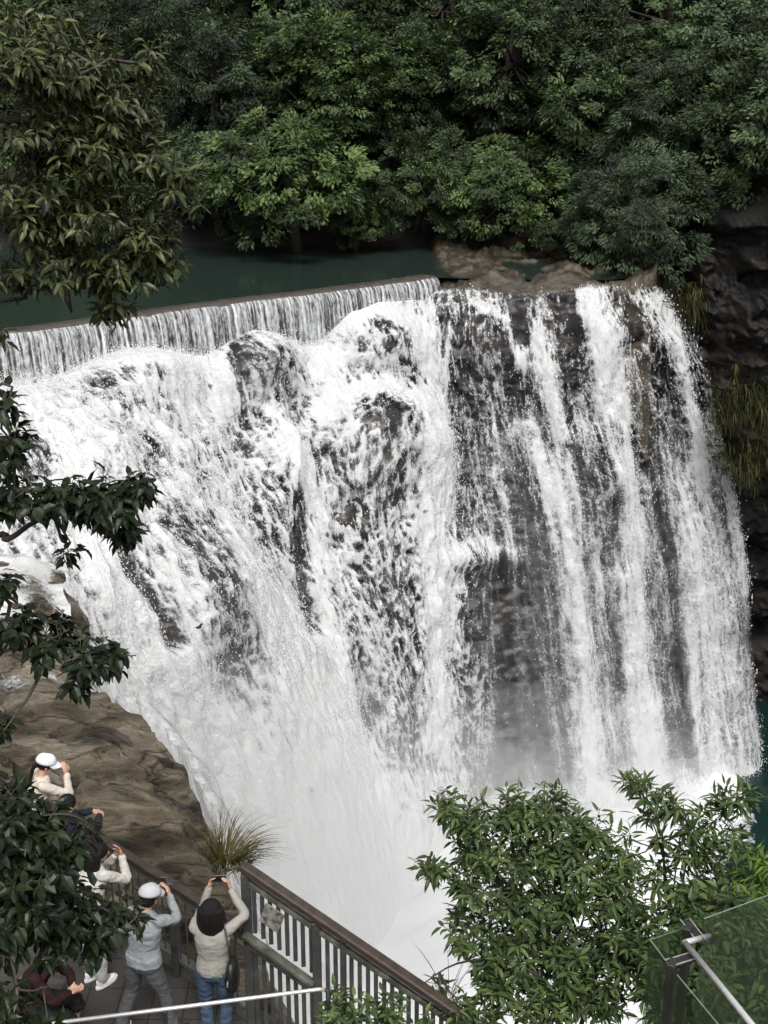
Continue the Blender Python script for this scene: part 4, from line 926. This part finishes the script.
for px in np.arange(253, 482, 8.2):
    if abs(px-316) < 5 or abs(px-343) < 4: continue
    p = xp(px); lo = dz_-.04 if px < 314 else 1.35
    b = MB(); b.bar(p-[0, 0, .12], p-[0, 0, lo], .041, .03, .004, (0, 1, 0)); b.build('slat', M_grey, tf)
    if px < 312:
        b = MB(); b.bar(p-[0, 0, dz_+.1]+tn_*.01, p-[0, 0, 2.7]+tn_*.01, .041, .03, .004, (0, 1, 0)); b.build('slat', M_grey, tf)
b = MB(); q1 = T0+[0, 0, -1.35]; 
p0 = xp(265)+tn_*.04-[0, 0, .2]; p1 = xp(281)+tn_*.04-[0, 0, .2]
M_plq = surf_mat('worn_notice', [(.4, (.05, .048, .042)), (.52, (.18, .17, .15)), (.7, (.26, .25, .22))], 14, .7, .3, detail=2)
b.bar((p0+p1)/2-unit(p1-p0)*.11-[0, 0, .13], (p0+p1)/2+unit(p1-p0)*.11-[0, 0, .13], .012, .25, .003); pl_ = b.build('notice_plate', M_plq, tf)
# stairs and bank under the fence
st = MB(); c = np.array([R1[0]+.1, R1[1]-.1, DZ])
for k in range(9):
    a = c+hx*(.30*k); b_ = a+hx*.30; zz_ = DZ-.15*(k+1)*1.2
    st.box((a+b_)/2+np.array([0, -.9, zz_-DZ-.5]), (.16, .9, .5), None, .01)
st.build('stairs', M_conc)['kind'] = 'structure'
bw = np.meshgrid(np.linspace(-3.2, 9, 120), np.linspace(5, 13.2, 90)); bz = -3.3-.32*(bw[0]+3)-1.0*smooth(10.8, 13.4, bw[1])*6+fbm(np.stack([bw[0], bw[1], 0*bw[0]], -1)*.9, 4, 3)*.6
M_soil = surf_mat('dark_soil', [(.3, (.012, .012, .007)), (.6, (.035, .030, .018)), (.8, (.08, .07, .045))], 3, .9, .8)
mesh_np('bank', np.stack([bw[0], bw[1], bz], -1).reshape(-1, 3), gridfaces(90, 120), M_soil)['kind'] = 'structure'
# rubble between deck fence and ledge
rg = np.random.default_rng(31)
for k, (x, y, r) in enumerate([(150,880,.30), (178,872,.42), (200,885,.34), (215,905,.3), (188,905,.28), (228,925,.3), (165,905,.25), (140,868,.2)]):
    c = onz(x, y, -1.75); mb = MB(); R_ = np.array(Matrix.Rotation(rg.random()*3, 3, 'Z')); mb.ell((0, 0, 0), (r, r*.7, r*.55), R_, 28, 20)
    o = mb.build('boulder', M_ledge, None, False, noisy=0); me = o.data; co = np.array([v.co[:] for v in me.vertices]); co = co*(1+.3*fbm(co*4+k*9, 4, 5))[:, None]; co = np.sign(co)*np.abs(co)
    me.vertices.foreach_set('co', co.astype(np.float32).ravel()); me.update(); o.location = c
    tag(o, ['flat stone furthest left in the rubble below the ledge', 'largest grey stone in the rubble behind the deck fence', 'rounded stone beside the largest rubble stone', 'stone below the grass tuft near the tall fence', 'low stone close behind the deck fence rail', 'stone touching the foot of the tall fence corner', 'small stone half hidden by the man in the cap', 'smallest stone at the upper end of the rubble'][k], 'stone', 'rubble stones behind the deck fence')
# steel handrail in front of the visitors
hr = empty('handrail', onz(165, 1040, DZ), 0, 'thin stainless handrail crossing the bottom of the picture before the visitors', 'handrail')
b = MB(); pts = [at(-40, 1037, 8.1), at(60, 1022.5, 8.3), at(190, 1006, 8.5), at(318, 989.5, 8.75), at(324.5, 989.5, 8.76)]
b.tube(pts, .017, 12); b.build('rail', M_steel, hr, True)
b = MB(); b.tube([at(325.5, 989.5, 8.76), at(327.5, 991, 8.76), at(328, 997, 8.74), at(328, 1006, 8.7)], .018, 10); b.build('rail_end', M_darkst, hr, True)
for x, y, Y in ((165, 1009, 8.46), (30, 1027, 8.25)):
    p = at(x, y, Y); b = MB(); b.bar(p-[0, 0, .02], [p[0], p[1], DZ], .03, .03, .004, (0, 1, 0)); b.build('post', M_darkst, hr)
# glass railing, bottom right
def glass_mat():
    m, nt, N, L = newmat('green_glass')
    p = N.new('ShaderNodeBsdfPrincipled'); p.inputs['Base Color'].default_value = (.09, .11, .075, 1); p.inputs['Roughness'].default_value = .12  # milky reflection on the panes is put into this diffuse colour
    t = N.new('ShaderNodeBsdfTransparent'); t.inputs[0].default_value = (.84, .88, .80, 1)
    fz = N.new('ShaderNodeFresnel'); fz.inputs[0].default_value = 1.5
    s = N.new('ShaderNodeMixShader'); s.inputs[0].default_value = .2; L.new(t.outputs[0], s.inputs[1]); L.new(p.outputs[0], s.inputs[2])
    o = N.new('ShaderNodeOutputMaterial'); L.new(s.outputs[0], o.inputs[0]); return m
M_glass = glass_mat()
M_gedge = surf_mat('glass_edge', [(.3, (.10, .16, .10)), (.7, (.2, .28, .2))], 5, .3, 0)
gr = empty('glass_railing', at(684, 1100, 7), 0, 'green glass railing with dark posts and bright steel handrail in the bottom right corner', 'railing')
def pane(a, b_, h=1.3):
    a = np.asarray(a); b_ = np.asarray(b_); m = MB(); lo = np.array([0, 0, h]); n_ = unit(np.cross(b_-a, [0, 0, 1.]))*.006
    v = [a-n_, b_-n_, b_-lo-n_, a-lo-n_, a+n_, b_+n_, b_-lo+n_, a-lo+n_]
    m.add(v, [(0, 1, 2, 3), (7, 6, 5, 4), (0, 4, 5, 1), (1, 5, 6, 2), (2, 6, 7, 3), (3, 7, 4, 0)]); g = m.build('glass_pane', M_glass, gr)
    e = MB(); e.bar(a+[0, 0, .003], b_+[0, 0, .003], .009, .003); e.build('edge', M_gedge, g)
K, Lq, Mq, Nq, Oq = at(650, 940, 7.3), at(683, 929, 7.75), at(668, 964, 6.95), at(677, 975, 6.85), at(735, 1045, 5.9)
pane(K, Lq); pane(K, Mq); pane(Nq, Oq); pane(at(704, 919, 7.7), at(800, 884, 8.4))
for a, h in ((at(688, 932, 7.55), 1.5), (at(672, 968, 6.95), 1.5)):
    m = MB(); m.bar(a+[0, 0, .05], a-[0, 0, h], .05, .09, .004, (.5, 1, 0)); m.build('post', M_darkst, gr)
for a, b_ in (((685, 921, 7.75), (699, 939, 7.45)), ((670, 964, 6.95), (693, 957, 7.15))):
    a, b_ = at(*a), at(*b_); m = MB(); m.bar(a, b_, .07, .02, .003); k_ = m.build('bracket', M_darkst, gr)
    for s_ in (-1, 1):
        n_ = unit(np.cross(b_-a, [0, 0, 1.]))*.035*s_; m = MB(); m.bar(a+n_+[0, 0, .012], b_+n_+[0, 0, .012], .008, .008); m.build('edge_strip', M_steel, k_)
m = MB(); m.tube([at(709, 936, 7.6), at(685, 942.5, 7.25)], .02, 12); m.tube([at(685, 942.5, 7.25), at(720, 985, 6.7), at(764, 1040, 6.0)], .02, 12); m.ell(at(685, 942.5, 7.25), (.0205,)*3); m.build('handrail', M_steel, gr, True)

# ================================================================== people
def cloth(name, c, var=.12, scale=14, bump=.5, rough=.85, bs=9):
    c = np.array(c); return surf_mat(name, [(.3, tuple(c*(1-var))), (.7, tuple(np.clip(c*(1+var), 0, 1)))], scale, rough, bump, bs, spec=.15, bdist=.02)
M_skin = surf_mat('skin', [(.3, (.42, .24, .16)), (.7, (.52, .31, .22))], 12, .55, .1)
M_hair = surf_mat('black_hair', [(.3, (.004, .0035, .0035)), (.7, (.012, .010, .009))], 60, .55, .5, stretch=(1, 1, .08), spec=.2)
M_wcap = cloth('white_cap', (.60, .61, .64), .05); M_gcap = cloth('pale_cap', (.46, .47, .48), .06)
M_whitec = cloth('white_knit', (.50, .48, .44), .07, bump=.8); M_cream = cloth('cream_knit', (.27, .26, .235), .1, bump=.9)
M_beige = cloth('beige_cloth', (.52, .46, .40), .1); M_shirt = cloth('pale_grey_shirt', (.24, .255, .265), .1, bump=.9); M_gtr = cloth('charcoal_trousers', (.075, .075, .078), .2, bump=.9)
M_jean = cloth('blue_denim', (.042, .066, .10), .25, bump=.8); M_shoe = cloth('white_leather', (.75, .75, .75), .04, bump=.1, rough=.5); M_blk = cloth('black_cloth', (.012, .012, .013), .3)
M_maroon = cloth('dark_maroon_cloth', (.022, .009, .010), .3); M_navy = cloth('dark_navy_cloth', (.02, .022, .03), .2); M_face = surf_mat('dark_detail', [(.3, (.03, .012, .01)), (.7, (.05, .02, .016))], 9, .5, 0)
M_bag = surf_mat('black_leather', [(.3, (.006, .006, .006)), (.7, (.014, .014, .014))], 8, .3, .3)
M_phone = surf_mat('phone_body', [(.3, (.10, .09, .11)), (.7, (.16, .15, .17))], 8, .25, 0)
def fuse(mb, name, mat, parent, voxel=.012, smooth_it=3, wr=0.0, ws=9.0, seed=0):
    """melt the collected forms into one closed surface"""
    o = mb.build(name, mat, None, True)
    r = o.modifiers.new('r', 'REMESH'); r.mode = 'VOXEL'; r.voxel_size = voxel; r.use_smooth_shade = True
    s = o.modifiers.new('s', 'SMOOTH'); s.factor = .5; s.iterations = smooth_it
    dg = bpy.context.evaluated_depsgraph_get(); me = bpy.data.meshes.new_from_object(o.evaluated_get(dg)); bpy.data.objects.remove(o)
    co = np.empty(len(me.vertices)*3, np.float32); me.vertices.foreach_get('co', co); co = co.reshape(-1, 3)
    if wr:
        nn = np.empty(len(me.vertices)*3, np.float32); me.vertices.foreach_get('normal', nn); nn = nn.reshape(-1, 3)
        f = 1-np.abs(fbm(co*np.array([ws, ws, ws*1.6])+seed, 3, 7+seed))*2; co = co+nn*((f-.5)*wr)[:, None]
        me.vertices.foreach_set('co', co.astype(np.float32).ravel())
    M_ = Matrix.Identity(4); qp = parent
    while qp is not None: M_ = Matrix.LocRotScale(qp.location, qp.rotation_euler, None) @ M_; qp = qp.parent
    inv = np.array(M_.inverted()); co = co@inv[:3, :3].T+inv[:3, 3]; me.vertices.foreach_set('co', co.astype(np.float32).ravel())
    me.name = name; me.materials.clear(); me.materials.append(mat)
    me.polygons.foreach_set('use_smooth', np.ones(len(me.polygons), bool)); me.update()
    return link(bpy.data.objects.new(name, me), parent)
def limb(mb, pts, rads, n=14, sub=5):
    p = catmull(np.array(pts, float), np.linspace(0, len(pts)-1, (len(pts)-1)*sub+1)); r = np.interp(np.linspace(0, len(pts)-1, len(p)), range(len(pts)), rads)
    mb.tube(p, r, n); mb.ell(p[0], (r[0],)*3, None, 10, 8); mb.ell(p[-1], (r[-1],)*3, None, 10, 8)
def torso(mb, sec, n=20):
    """sec: list of (centre, half width, half depth, rot about z)"""
    v = []
    for c, a, b, _ in sec:
        for j in range(n):
            t = 2*PI*j/n; v.append((c[0]+a*math.cos(t), c[1]+b*math.sin(t), c[2]))
    m = len(sec); f = [(k*n+j, k*n+(j+1) % n, (k+1)*n+(j+1) % n, (k+1)*n+j) for k in range(m-1) for j in range(n)]
    f += [tuple(range(n-1, -1, -1)), tuple((m-1)*n+j for j in range(n))]; mb.add(v, f)
def hand(mb, w_, d, palm_n, curl=.5, s=1.0, side=1):
    """palm, four unequal fingers and a thumb; d towards the fingers, palm_n the palm's facing"""
    d = unit(np.array(d, float)); n = np.array(palm_n, float); n = unit(n-d*(n@d)); x = np.cross(n, d)*side; w_ = np.asarray(w_, float)
    Rm = np.stack([x, d, n], 1); mb.ell(w_+d*.045*s, (.038*s, .052*s, .017*s), Rm, 10, 8)
    for k, (ox, L) in enumerate(((-.030, .062), (-.010, .075), (.011, .080), (.031, .070))):
        a = w_+d*.082*s+x*ox*s; p = [a]; dd = unit(d+x*ox*3)
        for j in range(3): dd = unit(dd+n*curl*.75); a = a+dd*L*s*(.42, .32, .26)[j]; p.append(a)
        mb.tube(p, [.0095*s, .009*s, .0082*s, .007*s], 8)
    a = w_+d*.03*s+x*.03*s; mb.tube([a, a+(x*.8+d*.4+n*.3)*.035*s, a+(x*.7+d*.9+n*.7)*.065*s], [.013*s, .011*s, .008*s], 8)
def head_form(mb, c, R):
    R = np.asarray(R); g = lambda p: np.asarray(c)+R@np.array(p)
    mb.ell(g((0, -.005, .02)), (.074, .092, .088), R, 16, 12); mb.ell(g((0, .022, -.045)), (.052, .062, .062), R, 14, 10); mb.ell(g((0, .045, -.085)), (.024, .024, .022), R, 10, 8)
    mb.tube([g((0, .086, .012)), g((0, .103, -.02)), g((0, .092, -.032))], [.008, .013, .010], 8)
    for s in (-1, 1): mb.ell(g((.075*s, -.005, -.01)), (.009, .018, .030), R, 8, 6)
def face_parts(c, R, body):
    g = lambda p: np.asarray(c)+R@np.array(p)
    for s in (-1, 1):
        m = MB(); m.ell(g((.03*s, .083, .008)), (.014, .006, .007), R, 10, 8); m.build('eye', M_face, body, True)
        m = MB(); m.bar(g((.016*s, .090, .03)), g((.046*s, .082, .032)), .006, .006); m.build('eyebrow', M_hair, body)
    m = MB(); m.ell(g((0, .084, -.055)), (.022, .008, .006), R, 10, 6); m.build('mouth', M_lips, body, True)
M_lips = surf_mat('lips', [(.3, (.35, .10, .09)), (.7, (.42, .14, .12))], 9, .5, 0)
def rotm(yaw=0, pitch=0, roll=0): return np.array(Matrix.Rotation(yaw, 3, 'Z')@Matrix.Rotation(pitch, 3, 'X')@Matrix.Rotation(roll, 3, 'Y'))
def person(loc, rz, label, P, top, bottom, shoe, hair, cap=None, sole=None, sitting=False, sleeve=1.0, bare_shin=False, male=False, loose=1.0, capmat=None, group='visitors on the viewing deck'):
    root = empty('person', loc, rz, label, 'person', group)
    Mx = Matrix.LocRotScale(root.location, root.rotation_euler, None); Rz = np.array(Mx.to_3x3()); t0 = np.array(Mx.translation)
    w3 = lambda p: Rz@np.asarray(p, float)+t0
    w = 1.04 if male else 1.0
    J = dict(P); sh = J['shoulder']; hd = np.array(J['head']); Rh = rotm(*J['look'])
    L_ = lambda p: p
    def W_(mb):                                    # local forms -> world
        mb.v = [v@Rz.T+t0 for v in mb.v]; return mb
    pel, wst, chs, nek = [np.array(J[k]) for k in ('pelvis', 'waist', 'chest', 'neck')]
    def trunk(mb, g=0.0, lo=True):
        sec = [(pel-[0, 0, .09], .13+g, .10+g, 0)] if lo else []
        sec += [(pel, .158*w+g, .115+g, 0), ((pel+wst)/2, .145*w+g, .105+g, 0), (wst, .128*w+g, .095+g, 0), ((wst+chs)/2, .145*w+g, .105+g, 0), (chs, .158*w+g, .112+g, 0), (chs*.35+nek*.65-[0, 0, .03], .145*w+g, .085+g, 0), (nek-[0, 0, .01], .075+g*.5, .062+g*.5, 0)]
        torso(mb, sec)
    def arms(mb, g=0.0, upto=1.0):
        for s, k in ((-1, 'L'), (1, 'R')):
            a = np.array(sh[k]); e = np.array(J['elbow'+k]); h = np.array(J['wrist'+k]); h2 = e+(h-e)*upto
            limb(mb, [a+(chs-a)*.25, a, (a+e)/2+np.array([0, 0, -.004]), e, (e+h2)/2, h2], [.045+g, .045*w+g, .039*w+g, .033+g, .031+g, .024+g])
    def legs(mb, g=0.0, upto=1.0, flare=0.0):
        for k in 'LR':
            hp, kn, an = [np.array(J[q+k]) for q in ('hip', 'knee', 'ankle')]; an2 = kn+(an-kn)*upto
            limb(mb, [pel+(hp-pel)*.6, hp, (hp+kn)/2, kn, (kn+an2)/2+np.array([0, -.015, 0]), an2], [.09+g, .088*w+g, .072*w+g, .052+g, .050+g, .036+g+flare])
    # body
    mb = MB(); trunk(mb); arms(mb); legs(mb); limb(mb, [nek-[0, 0, .05], nek, hd-Rh@np.array([0, .01, .06])], [.055, .050, .048]); head_form(mb, hd, Rh)
    for s, k in ((-1, 'L'), (1, 'R')):
        hand(mb, J['wrist'+k], J['hdir'+k], J['palm'+k], J.get('curl', .5), 1.0, s)
        an = np.array(J['ankle'+k]); fdv = np.array(J.get('foot'+k, (0, 1, 0))); mb.tube([an-[0, 0, .03]-fdv*.03, an-[0, 0, .045]+fdv*.08, an-[0, 0, .055]+fdv*.15], [.035, .034, .022], 10)
    body = fuse(W_(mb), 'body', M_skin, root, .0085, 2); face_parts(w3(hd), Rz@Rh, body)
    body.parent = root
    # clothes
    mb = MB(); trunk(mb, .018*loose, False); arms(mb, .012*loose, .93*sleeve); 
    if J.get('collar'): torso(mb, [(nek-[0, 0, .03], .085, .075, 0), (nek+[0, 0, .02], .068, .064, 0)])
    hem = [(pel-[0, 0, .04], .172*w*loose, .128*loose, 0), (pel+[0, 0, .06], .166*w*loose, .124*loose, 0)]; torso(mb, hem)
    fuse(W_(mb), J.get('topname', 'sweater'), top, root, .010, 2, J.get('wr', .012), J.get('ws', 9))
    mb = MB(); trunk(mb, .008, True); mb.v = mb.v[:0]; mb.f = []; mb.n = 0
    torso(mb, [(pel-[0, 0, .10], .155*w, .112, 0), (pel+[0, 0, .02], .164*w, .120, 0), (pel+(wst-pel)*.55, .148*w, .108, 0)]); legs(mb, .013*loose, J.get('leglen', .95), J.get('flare', .014))
    fuse(W_(mb), J.get('botname', 'trousers'), bottom, root, .010, 2, .012, 8, 3)
    for k in 'LR':
        an = np.array(J['ankle'+k]); fv = unit(np.array(J.get('foot'+k, (0, 1, 0)))); sx = np.cross(fv, [0, 0, 1.])
        mb = MB(); Rf = np.stack([sx, fv, np.array([0, 0, 1.])], 1)
        mb.ell(an+fv*.055-[0, 0, .055], (.046, .135, .036), Rf, 16, 10); mb.ell(an-fv*.01-[0, 0, .02], (.044, .062, .055), Rf, 14, 10)
        s_ = fuse(W_(mb), 'shoe', shoe, root, .009, 2)
        mb = MB(); v = []
        for t in np.linspace(0, 2*PI, 24, endpoint=False): v.append(an+fv*(.055+.142*math.sin(t))+sx*(.05+.006*math.sin(t))*math.cos(t))
        v = np.array(v); lo_ = v.copy(); lo_[:, 2] = an[2]-.092; hi_ = v.copy(); hi_[:, 2] = an[2]-.066
        mb.add(np.concatenate([lo_, hi_]), [tuple(range(23, -1, -1)), tuple(range(24, 48))]+[(i, (i+1) % 24, (i+1) % 24+24, i+24) for i in range(24)])
        W_(mb).build('sole', sole or shoe, s_)
    # hair
    g = lambda p: hd+Rh@np.array(p); mb = MB(); mb.ell(g((0, -.018, .008 if cap else .030)), (.084, .094, .070) if cap else ((.104, .112, .098) if hair in ('long', 'bob') else (.088, .098, .092)), Rh, 18, 14)
    if hair == 'long' or hair == 'bob':
        ln = .36 if hair == 'long' else .26
        for a in np.linspace(-1.35, 1.35, 11):
            x, y = math.sin(a)*.098, -math.cos(a)*.10-.01
            p = [g((x*.9, y*.8, .05)), g((x*1.12, y*1.1, -.04)), g((x*1.2, y*1.2, -.04-ln*.35)), g((x*1.12, y*1.12, -.04-ln*(.62+.1*math.cos(a*3))))]
            mb.tube(catmull(np.array(p), np.linspace(0, 3, 9)), np.linspace(.042, .024, 9), 8)
    elif hair == 'ponytail':
        p = [g((0, -.10, .0)), g((0, -.135, -.06)), g((.01, -.13, -.2)), g((.0, -.12, -.36))]; mb.tube(catmull(np.array(p), np.linspace(0, 3, 9)), np.linspace(.034, .012, 9), 9)
    else: mb.ell(g((0, -.04, -.02)), (.080, .078, .072), Rh, 14, 10)
    fuse(W_(mb), 'hair', M_hair, root, .009, 5, .002, 22, 5)
    if cap:
        mb = MB(); v = []; n = 24; rows = 9
        for i in range(rows):
            t = PI/2*i/(rows-1)
            for j in range(n):
                a = 2*PI*j/n; rr = math.cos(t)**.75; v.append(g((.106*rr*math.cos(a), .120*rr*math.sin(a)-.012, .042+.092*math.sin(t)*(1+.04*math.cos(3*a)))))
        f = [(k*n+j, k*n+(j+1) % n, (k+1)*n+(j+1) % n, (k+1)*n+j) for k in range(rows-1) for j in range(n)]+[tuple(range(n-1, -1, -1))]
        mb.add(v, f); cp = W_(mb).build('cap', cap, root, True)
        mb = MB(); v = []
        for i in range(7):
            for j in range(13):
                a = PI*(.12+.76*j/12); e = i/6; v.append(g((.104*math.cos(a)*(1-.05*e), .108*math.sin(a)-.012+.085*e*math.sin(a)**.7, .055-.028*e-.02*math.cos(a)**2)))
        v = np.array(v); f = [(i*13+j, i*13+j+1, (i+1)*13+j+1, (i+1)*13+j) for i in range(6) for j in range(12)]
        v2 = v-(Rh@np.array([0, 0, .006])); f2 = [tuple(q+91 for q in reversed(t_)) for t_ in f]
        ring = list(range(13))+[13*i+12 for i in range(1, 7)]+[78+j for j in range(11, -1, -1)]+[13*i for i in range(5, 0, -1)]
        f3 = [(ring[i], ring[(i+1) % len(ring)], ring[(i+1) % len(ring)]+91, ring[i]+91) for i in range(len(ring))]
        mb.add(np.concatenate([v, v2]), f+f2+f3); W_(mb).build('brim', cap, cp, True)
        mb = MB(); mb.ell(g((0, -.012, .134)), (.008, .008, .005), Rh, 8, 6); W_(mb).build('button', cap, cp, True)
    return root, w3, Rz
def stand(dx=0, spread=.09, lean=0, y=0):
    return dict(pelvis=(dx*.6, 0, .90), waist=(dx*.7, lean*.25, 1.05), chest=(dx, lean*.6, 1.25), neck=(dx, lean, 1.41), head=(dx, lean+.03, 1.525), look=(0, 0, 0),
        shoulder={'L': (dx-.165, lean*.85, 1.35), 'R': (dx+.165, lean*.85, 1.35)}, hipL=(-.085, 0, .86), hipR=(.085, 0, .86), kneeL=(-.09-spread*.2, .03, .47), kneeR=(.09+spread*.2, .03, .47), ankleL=(-spread-.01, 0, .092), ankleR=(spread+.01, 0, .092),
        elbowL=(dx-.22, lean*.5+.02, 1.10), elbowR=(dx+.22, lean*.5+.02, 1.10), wristL=(dx-.2, .15, .95), wristR=(dx+.2, .15, .95), hdirL=(0, .3, -1), hdirR=(0, .3, -1), palmL=(1, 0, 0), palmR=(-1, 0, 0))
def phone(root, name, label, c, R, sz=(.078, .004, .038)):
    t = empty('phone', c, 0, label, 'phone'); m = MB(); m.box(c, (sz[0], .0045, sz[2]), R, .003); m.build('case', M_phone, t)
    Rm = np.asarray(R); m = MB(); m.box(np.asarray(c)+Rm@np.array([-.055, -.0055, .018])*0+Rm@np.array([-.052, .006, .014]), (.016, .003, .016), R, .002); m.build('camera_bump', M_blk, t)
    m = MB(); m.box(np.asarray(c)+Rm@np.array([0, -.005, 0]), (sz[0]*.93, .0012, sz[2]*.9), R); m.build('screen', M_bag, t)
# woman photographing with both arms raised
c = onz(212, 934, DZ+1.28)
P = stand(0, .07, 0); P.update(head=(0, .03, 1.53), elbowL=(-.13, .25, 1.40), elbowR=(.30, .12, 1.43), wristL=(-.07, .29, 1.59), wristR=(.15, .24, 1.62), hdirL=(.25, .15, 1), hdirR=(-.3, .1, 1), palmL=(.6, -.2, 0), palmR=(-.6, -.2, 0), curl=.75, look=(0, .12, 0), wr=.006, ws=13, flare=.03, botname='jeans')
r5, w5, R5 = person((c[0], c[1], DZ), math.radians(-4), 'woman with black hair, cream sweater and blue jeans photographing with both arms raised', P, M_cream, M_jean, M_shoe, 'bob')
phone(r5, 'phone', 'phone held sideways above the head of the woman in jeans', w5((.03, .29, 1.70)), R5@rotm(0, .1, -.12))
bg_ = empty('shoulder_bag', w5((.22, -.02, .9)), 0, 'black leather shoulder bag hanging at the side of the woman in jeans', 'bag')
m = MB(); v = []
for i, (z_, a, b_) in enumerate([(0, .075, .04), (.02, .105, .055), (.12, .115, .06), (.2, .095, .045), (.25, .06, .02)]):
    for j in range(16): t = 2*PI*j/16; v.append(w5((.21+b_*math.cos(t)*1.2, -.15+a*1.25*math.sin(t), .80+z_*1.25)))
m.add(v, [(k*16+j, k*16+(j+1) % 16, (k+1)*16+(j+1) % 16, (k+1)*16+j) for k in range(4) for j in range(16)]+[tuple(range(15, -1, -1)), tuple(range(64, 80))]); m.build('pouch', M_bag, bg_, True)
m = MB(); m.tube(catmull(np.array([w5(p) for p in ((.21, -.22, 1.05), (.19, -.17, 1.25), (.135, -.05, 1.425), (.13, .04, 1.43), (.22, .02, 1.25), (.22, -.06, 1.05))]), np.linspace(0, 5, 26)), .008, 6); m.build('strap', M_bag, bg_, True)
m = MB(); m.box(w5((.20, -.335, .98)), (.004, .018, .022), R5, .002); m.build('buckle', M_steel, bg_)
# man in pale cap
c = onz(141, 949, DZ+1.0)
P = stand(.04, .20, .06); P.update(head=(.06, .13, 1.53), look=(-.15, -.25, 0), kneeL=(-.14, .0, .48), kneeR=(.20, .06, .47), ankleL=(-.22, -.14, .092), ankleR=(.28, .05, .092), footR=(.45, .9, 0), footL=(-.1, 1, 0),
    elbowL=(-.14, .28, 1.24), elbowR=(.30, .20, 1.30), wristL=(.02, .31, 1.44), wristR=(.17, .30, 1.47), hdirL=(.2, .1, 1), hdirR=(-.45, .15, 1), palmL=(.8, -.2, 0), palmR=(-.8, -.2, 0), curl=.7, topname='shirt', wr=.012, ws=8, flare=.025, collar=1)
r4, w4, R4 = person((c[0], c[1], DZ), math.radians(-22), 'man in pale cap, light grey shirt and charcoal trousers holding a phone to his eye', P, M_shirt, M_gtr, M_blk, 'short', M_gcap, M_shoe, male=True, loose=1.05)
phone(r4, 'phone', 'dark phone held at the eye of the man in the pale cap', w4((.105, .33, 1.555)), R4@rotm(-.1, 0, 1.4))
# woman in white
c = onz(90, 880, DZ+1.20)
P = stand(0, .08, .10); P.update(pelvis=(0, -.08, .90), head=(0, .17, 1.51), look=(-.5, -.1, 0), elbowL=(-.16, .32, 1.16), elbowR=(.20, .34, 1.18), wristL=(-.02, .40, 1.33), wristR=(.10, .38, 1.40), hdirL=(.5, 0, 1), hdirR=(-.3, -.1, 1), palmL=(.3, -1, 0), palmR=(-.3, -1, 0), wr=.010, ws=9)
person((c[0], c[1]-.1, DZ), math.radians(-38), 'woman with long black hair in a white top and white sneakers leaning on the rail', P, M_whitec, cloth('white_trousers', (.42, .42, .42), .06), M_shoe, 'long', loose=1.1)
# woman in white cap with ponytail
c = onz(31, 760, DZ+1.62)
P = stand(0, .08, .10); P.update(head=(0, .16, 1.52), look=(-.1, -.3, 0), elbowL=(-.14, .34, 1.18), elbowR=(.16, .36, 1.18), wristL=(-.05, .36, 1.38), wristR=(.06, .37, 1.39), hdirL=(.2, -.2, 1), hdirR=(-.2, -.2, 1), palmL=(.7, -.4, 0), palmR=(-.7, -.4, 0), topname='jacket')
person((c[0], c[1], DZ), math.radians(-68), 'woman in white cap with black ponytail and beige jacket, hands at her chin', P, M_beige, M_navy, M_shoe, 'ponytail', M_wcap, loose=1.05)
# person behind leaves
c = onz(60, 802, DZ+1.52)
P = stand(0, .08, .08); P.update(head=(0, .1, 1.45), look=(-.2, -.2, 0), elbowL=(-.18, .28, 1.15), elbowR=(.2, .3, 1.15), wristL=(-.05, .42, 1.2), wristR=(.08, .42, 1.2), hdirL=(1, .2, 0), hdirR=(-1, .2, 0), palmL=(0, 0, -1), palmR=(0, 0, -1), topname='jacket')
person((c[0], c[1], DZ), math.radians(-45), 'person with short black hair mostly hidden by leaves below the white capped woman', P, M_navy, M_gtr, M_blk, 'short')
# seated person, bottom left
c = onz(24, 966, DZ+.95)
P = dict(pelvis=(0, 0, .52), waist=(0, .04, .66), chest=(0, .12, .86), neck=(0, .2, 1.0), head=(0, .28, 1.09), look=(0, -.45, 0), shoulder={'L': (-.165, .17, .95), 'R': (.165, .17, .95)},
    hipL=(-.09, .03, .50), hipR=(.09, .03, .50), kneeL=(-.12, .44, .50), kneeR=(.12, .44, .50), ankleL=(-.12, .40, .092), ankleR=(.13, .62, .092), elbowL=(-.2, .36, .74), elbowR=(.2, .36, .74), wristL=(-.06, .44, .74), wristR=(.06, .46, .74), hdirL=(.6, .6, -.1), hdirR=(-.6, .6, -.1), palmL=(0, 0, 1), palmR=(0, 0, 1), topname='jacket', leglen=.12, botname='shorts', flare=.03)
person((c[0], c[1], DZ), math.radians(-98), 'seated person in a dark maroon jacket with bare shins and white sneakers at bottom left', P, M_maroon, M_blk, M_shoe, 'short', loose=1.25)
m = MB(); m.box((c[0]-.05, c[1], DZ+.21), (.24, .5, .21), rotm(math.radians(-98+90)), .015); tag(m.build('stone_seat', M_conc), 'low stone block under the seated person at bottom left', 'seat')
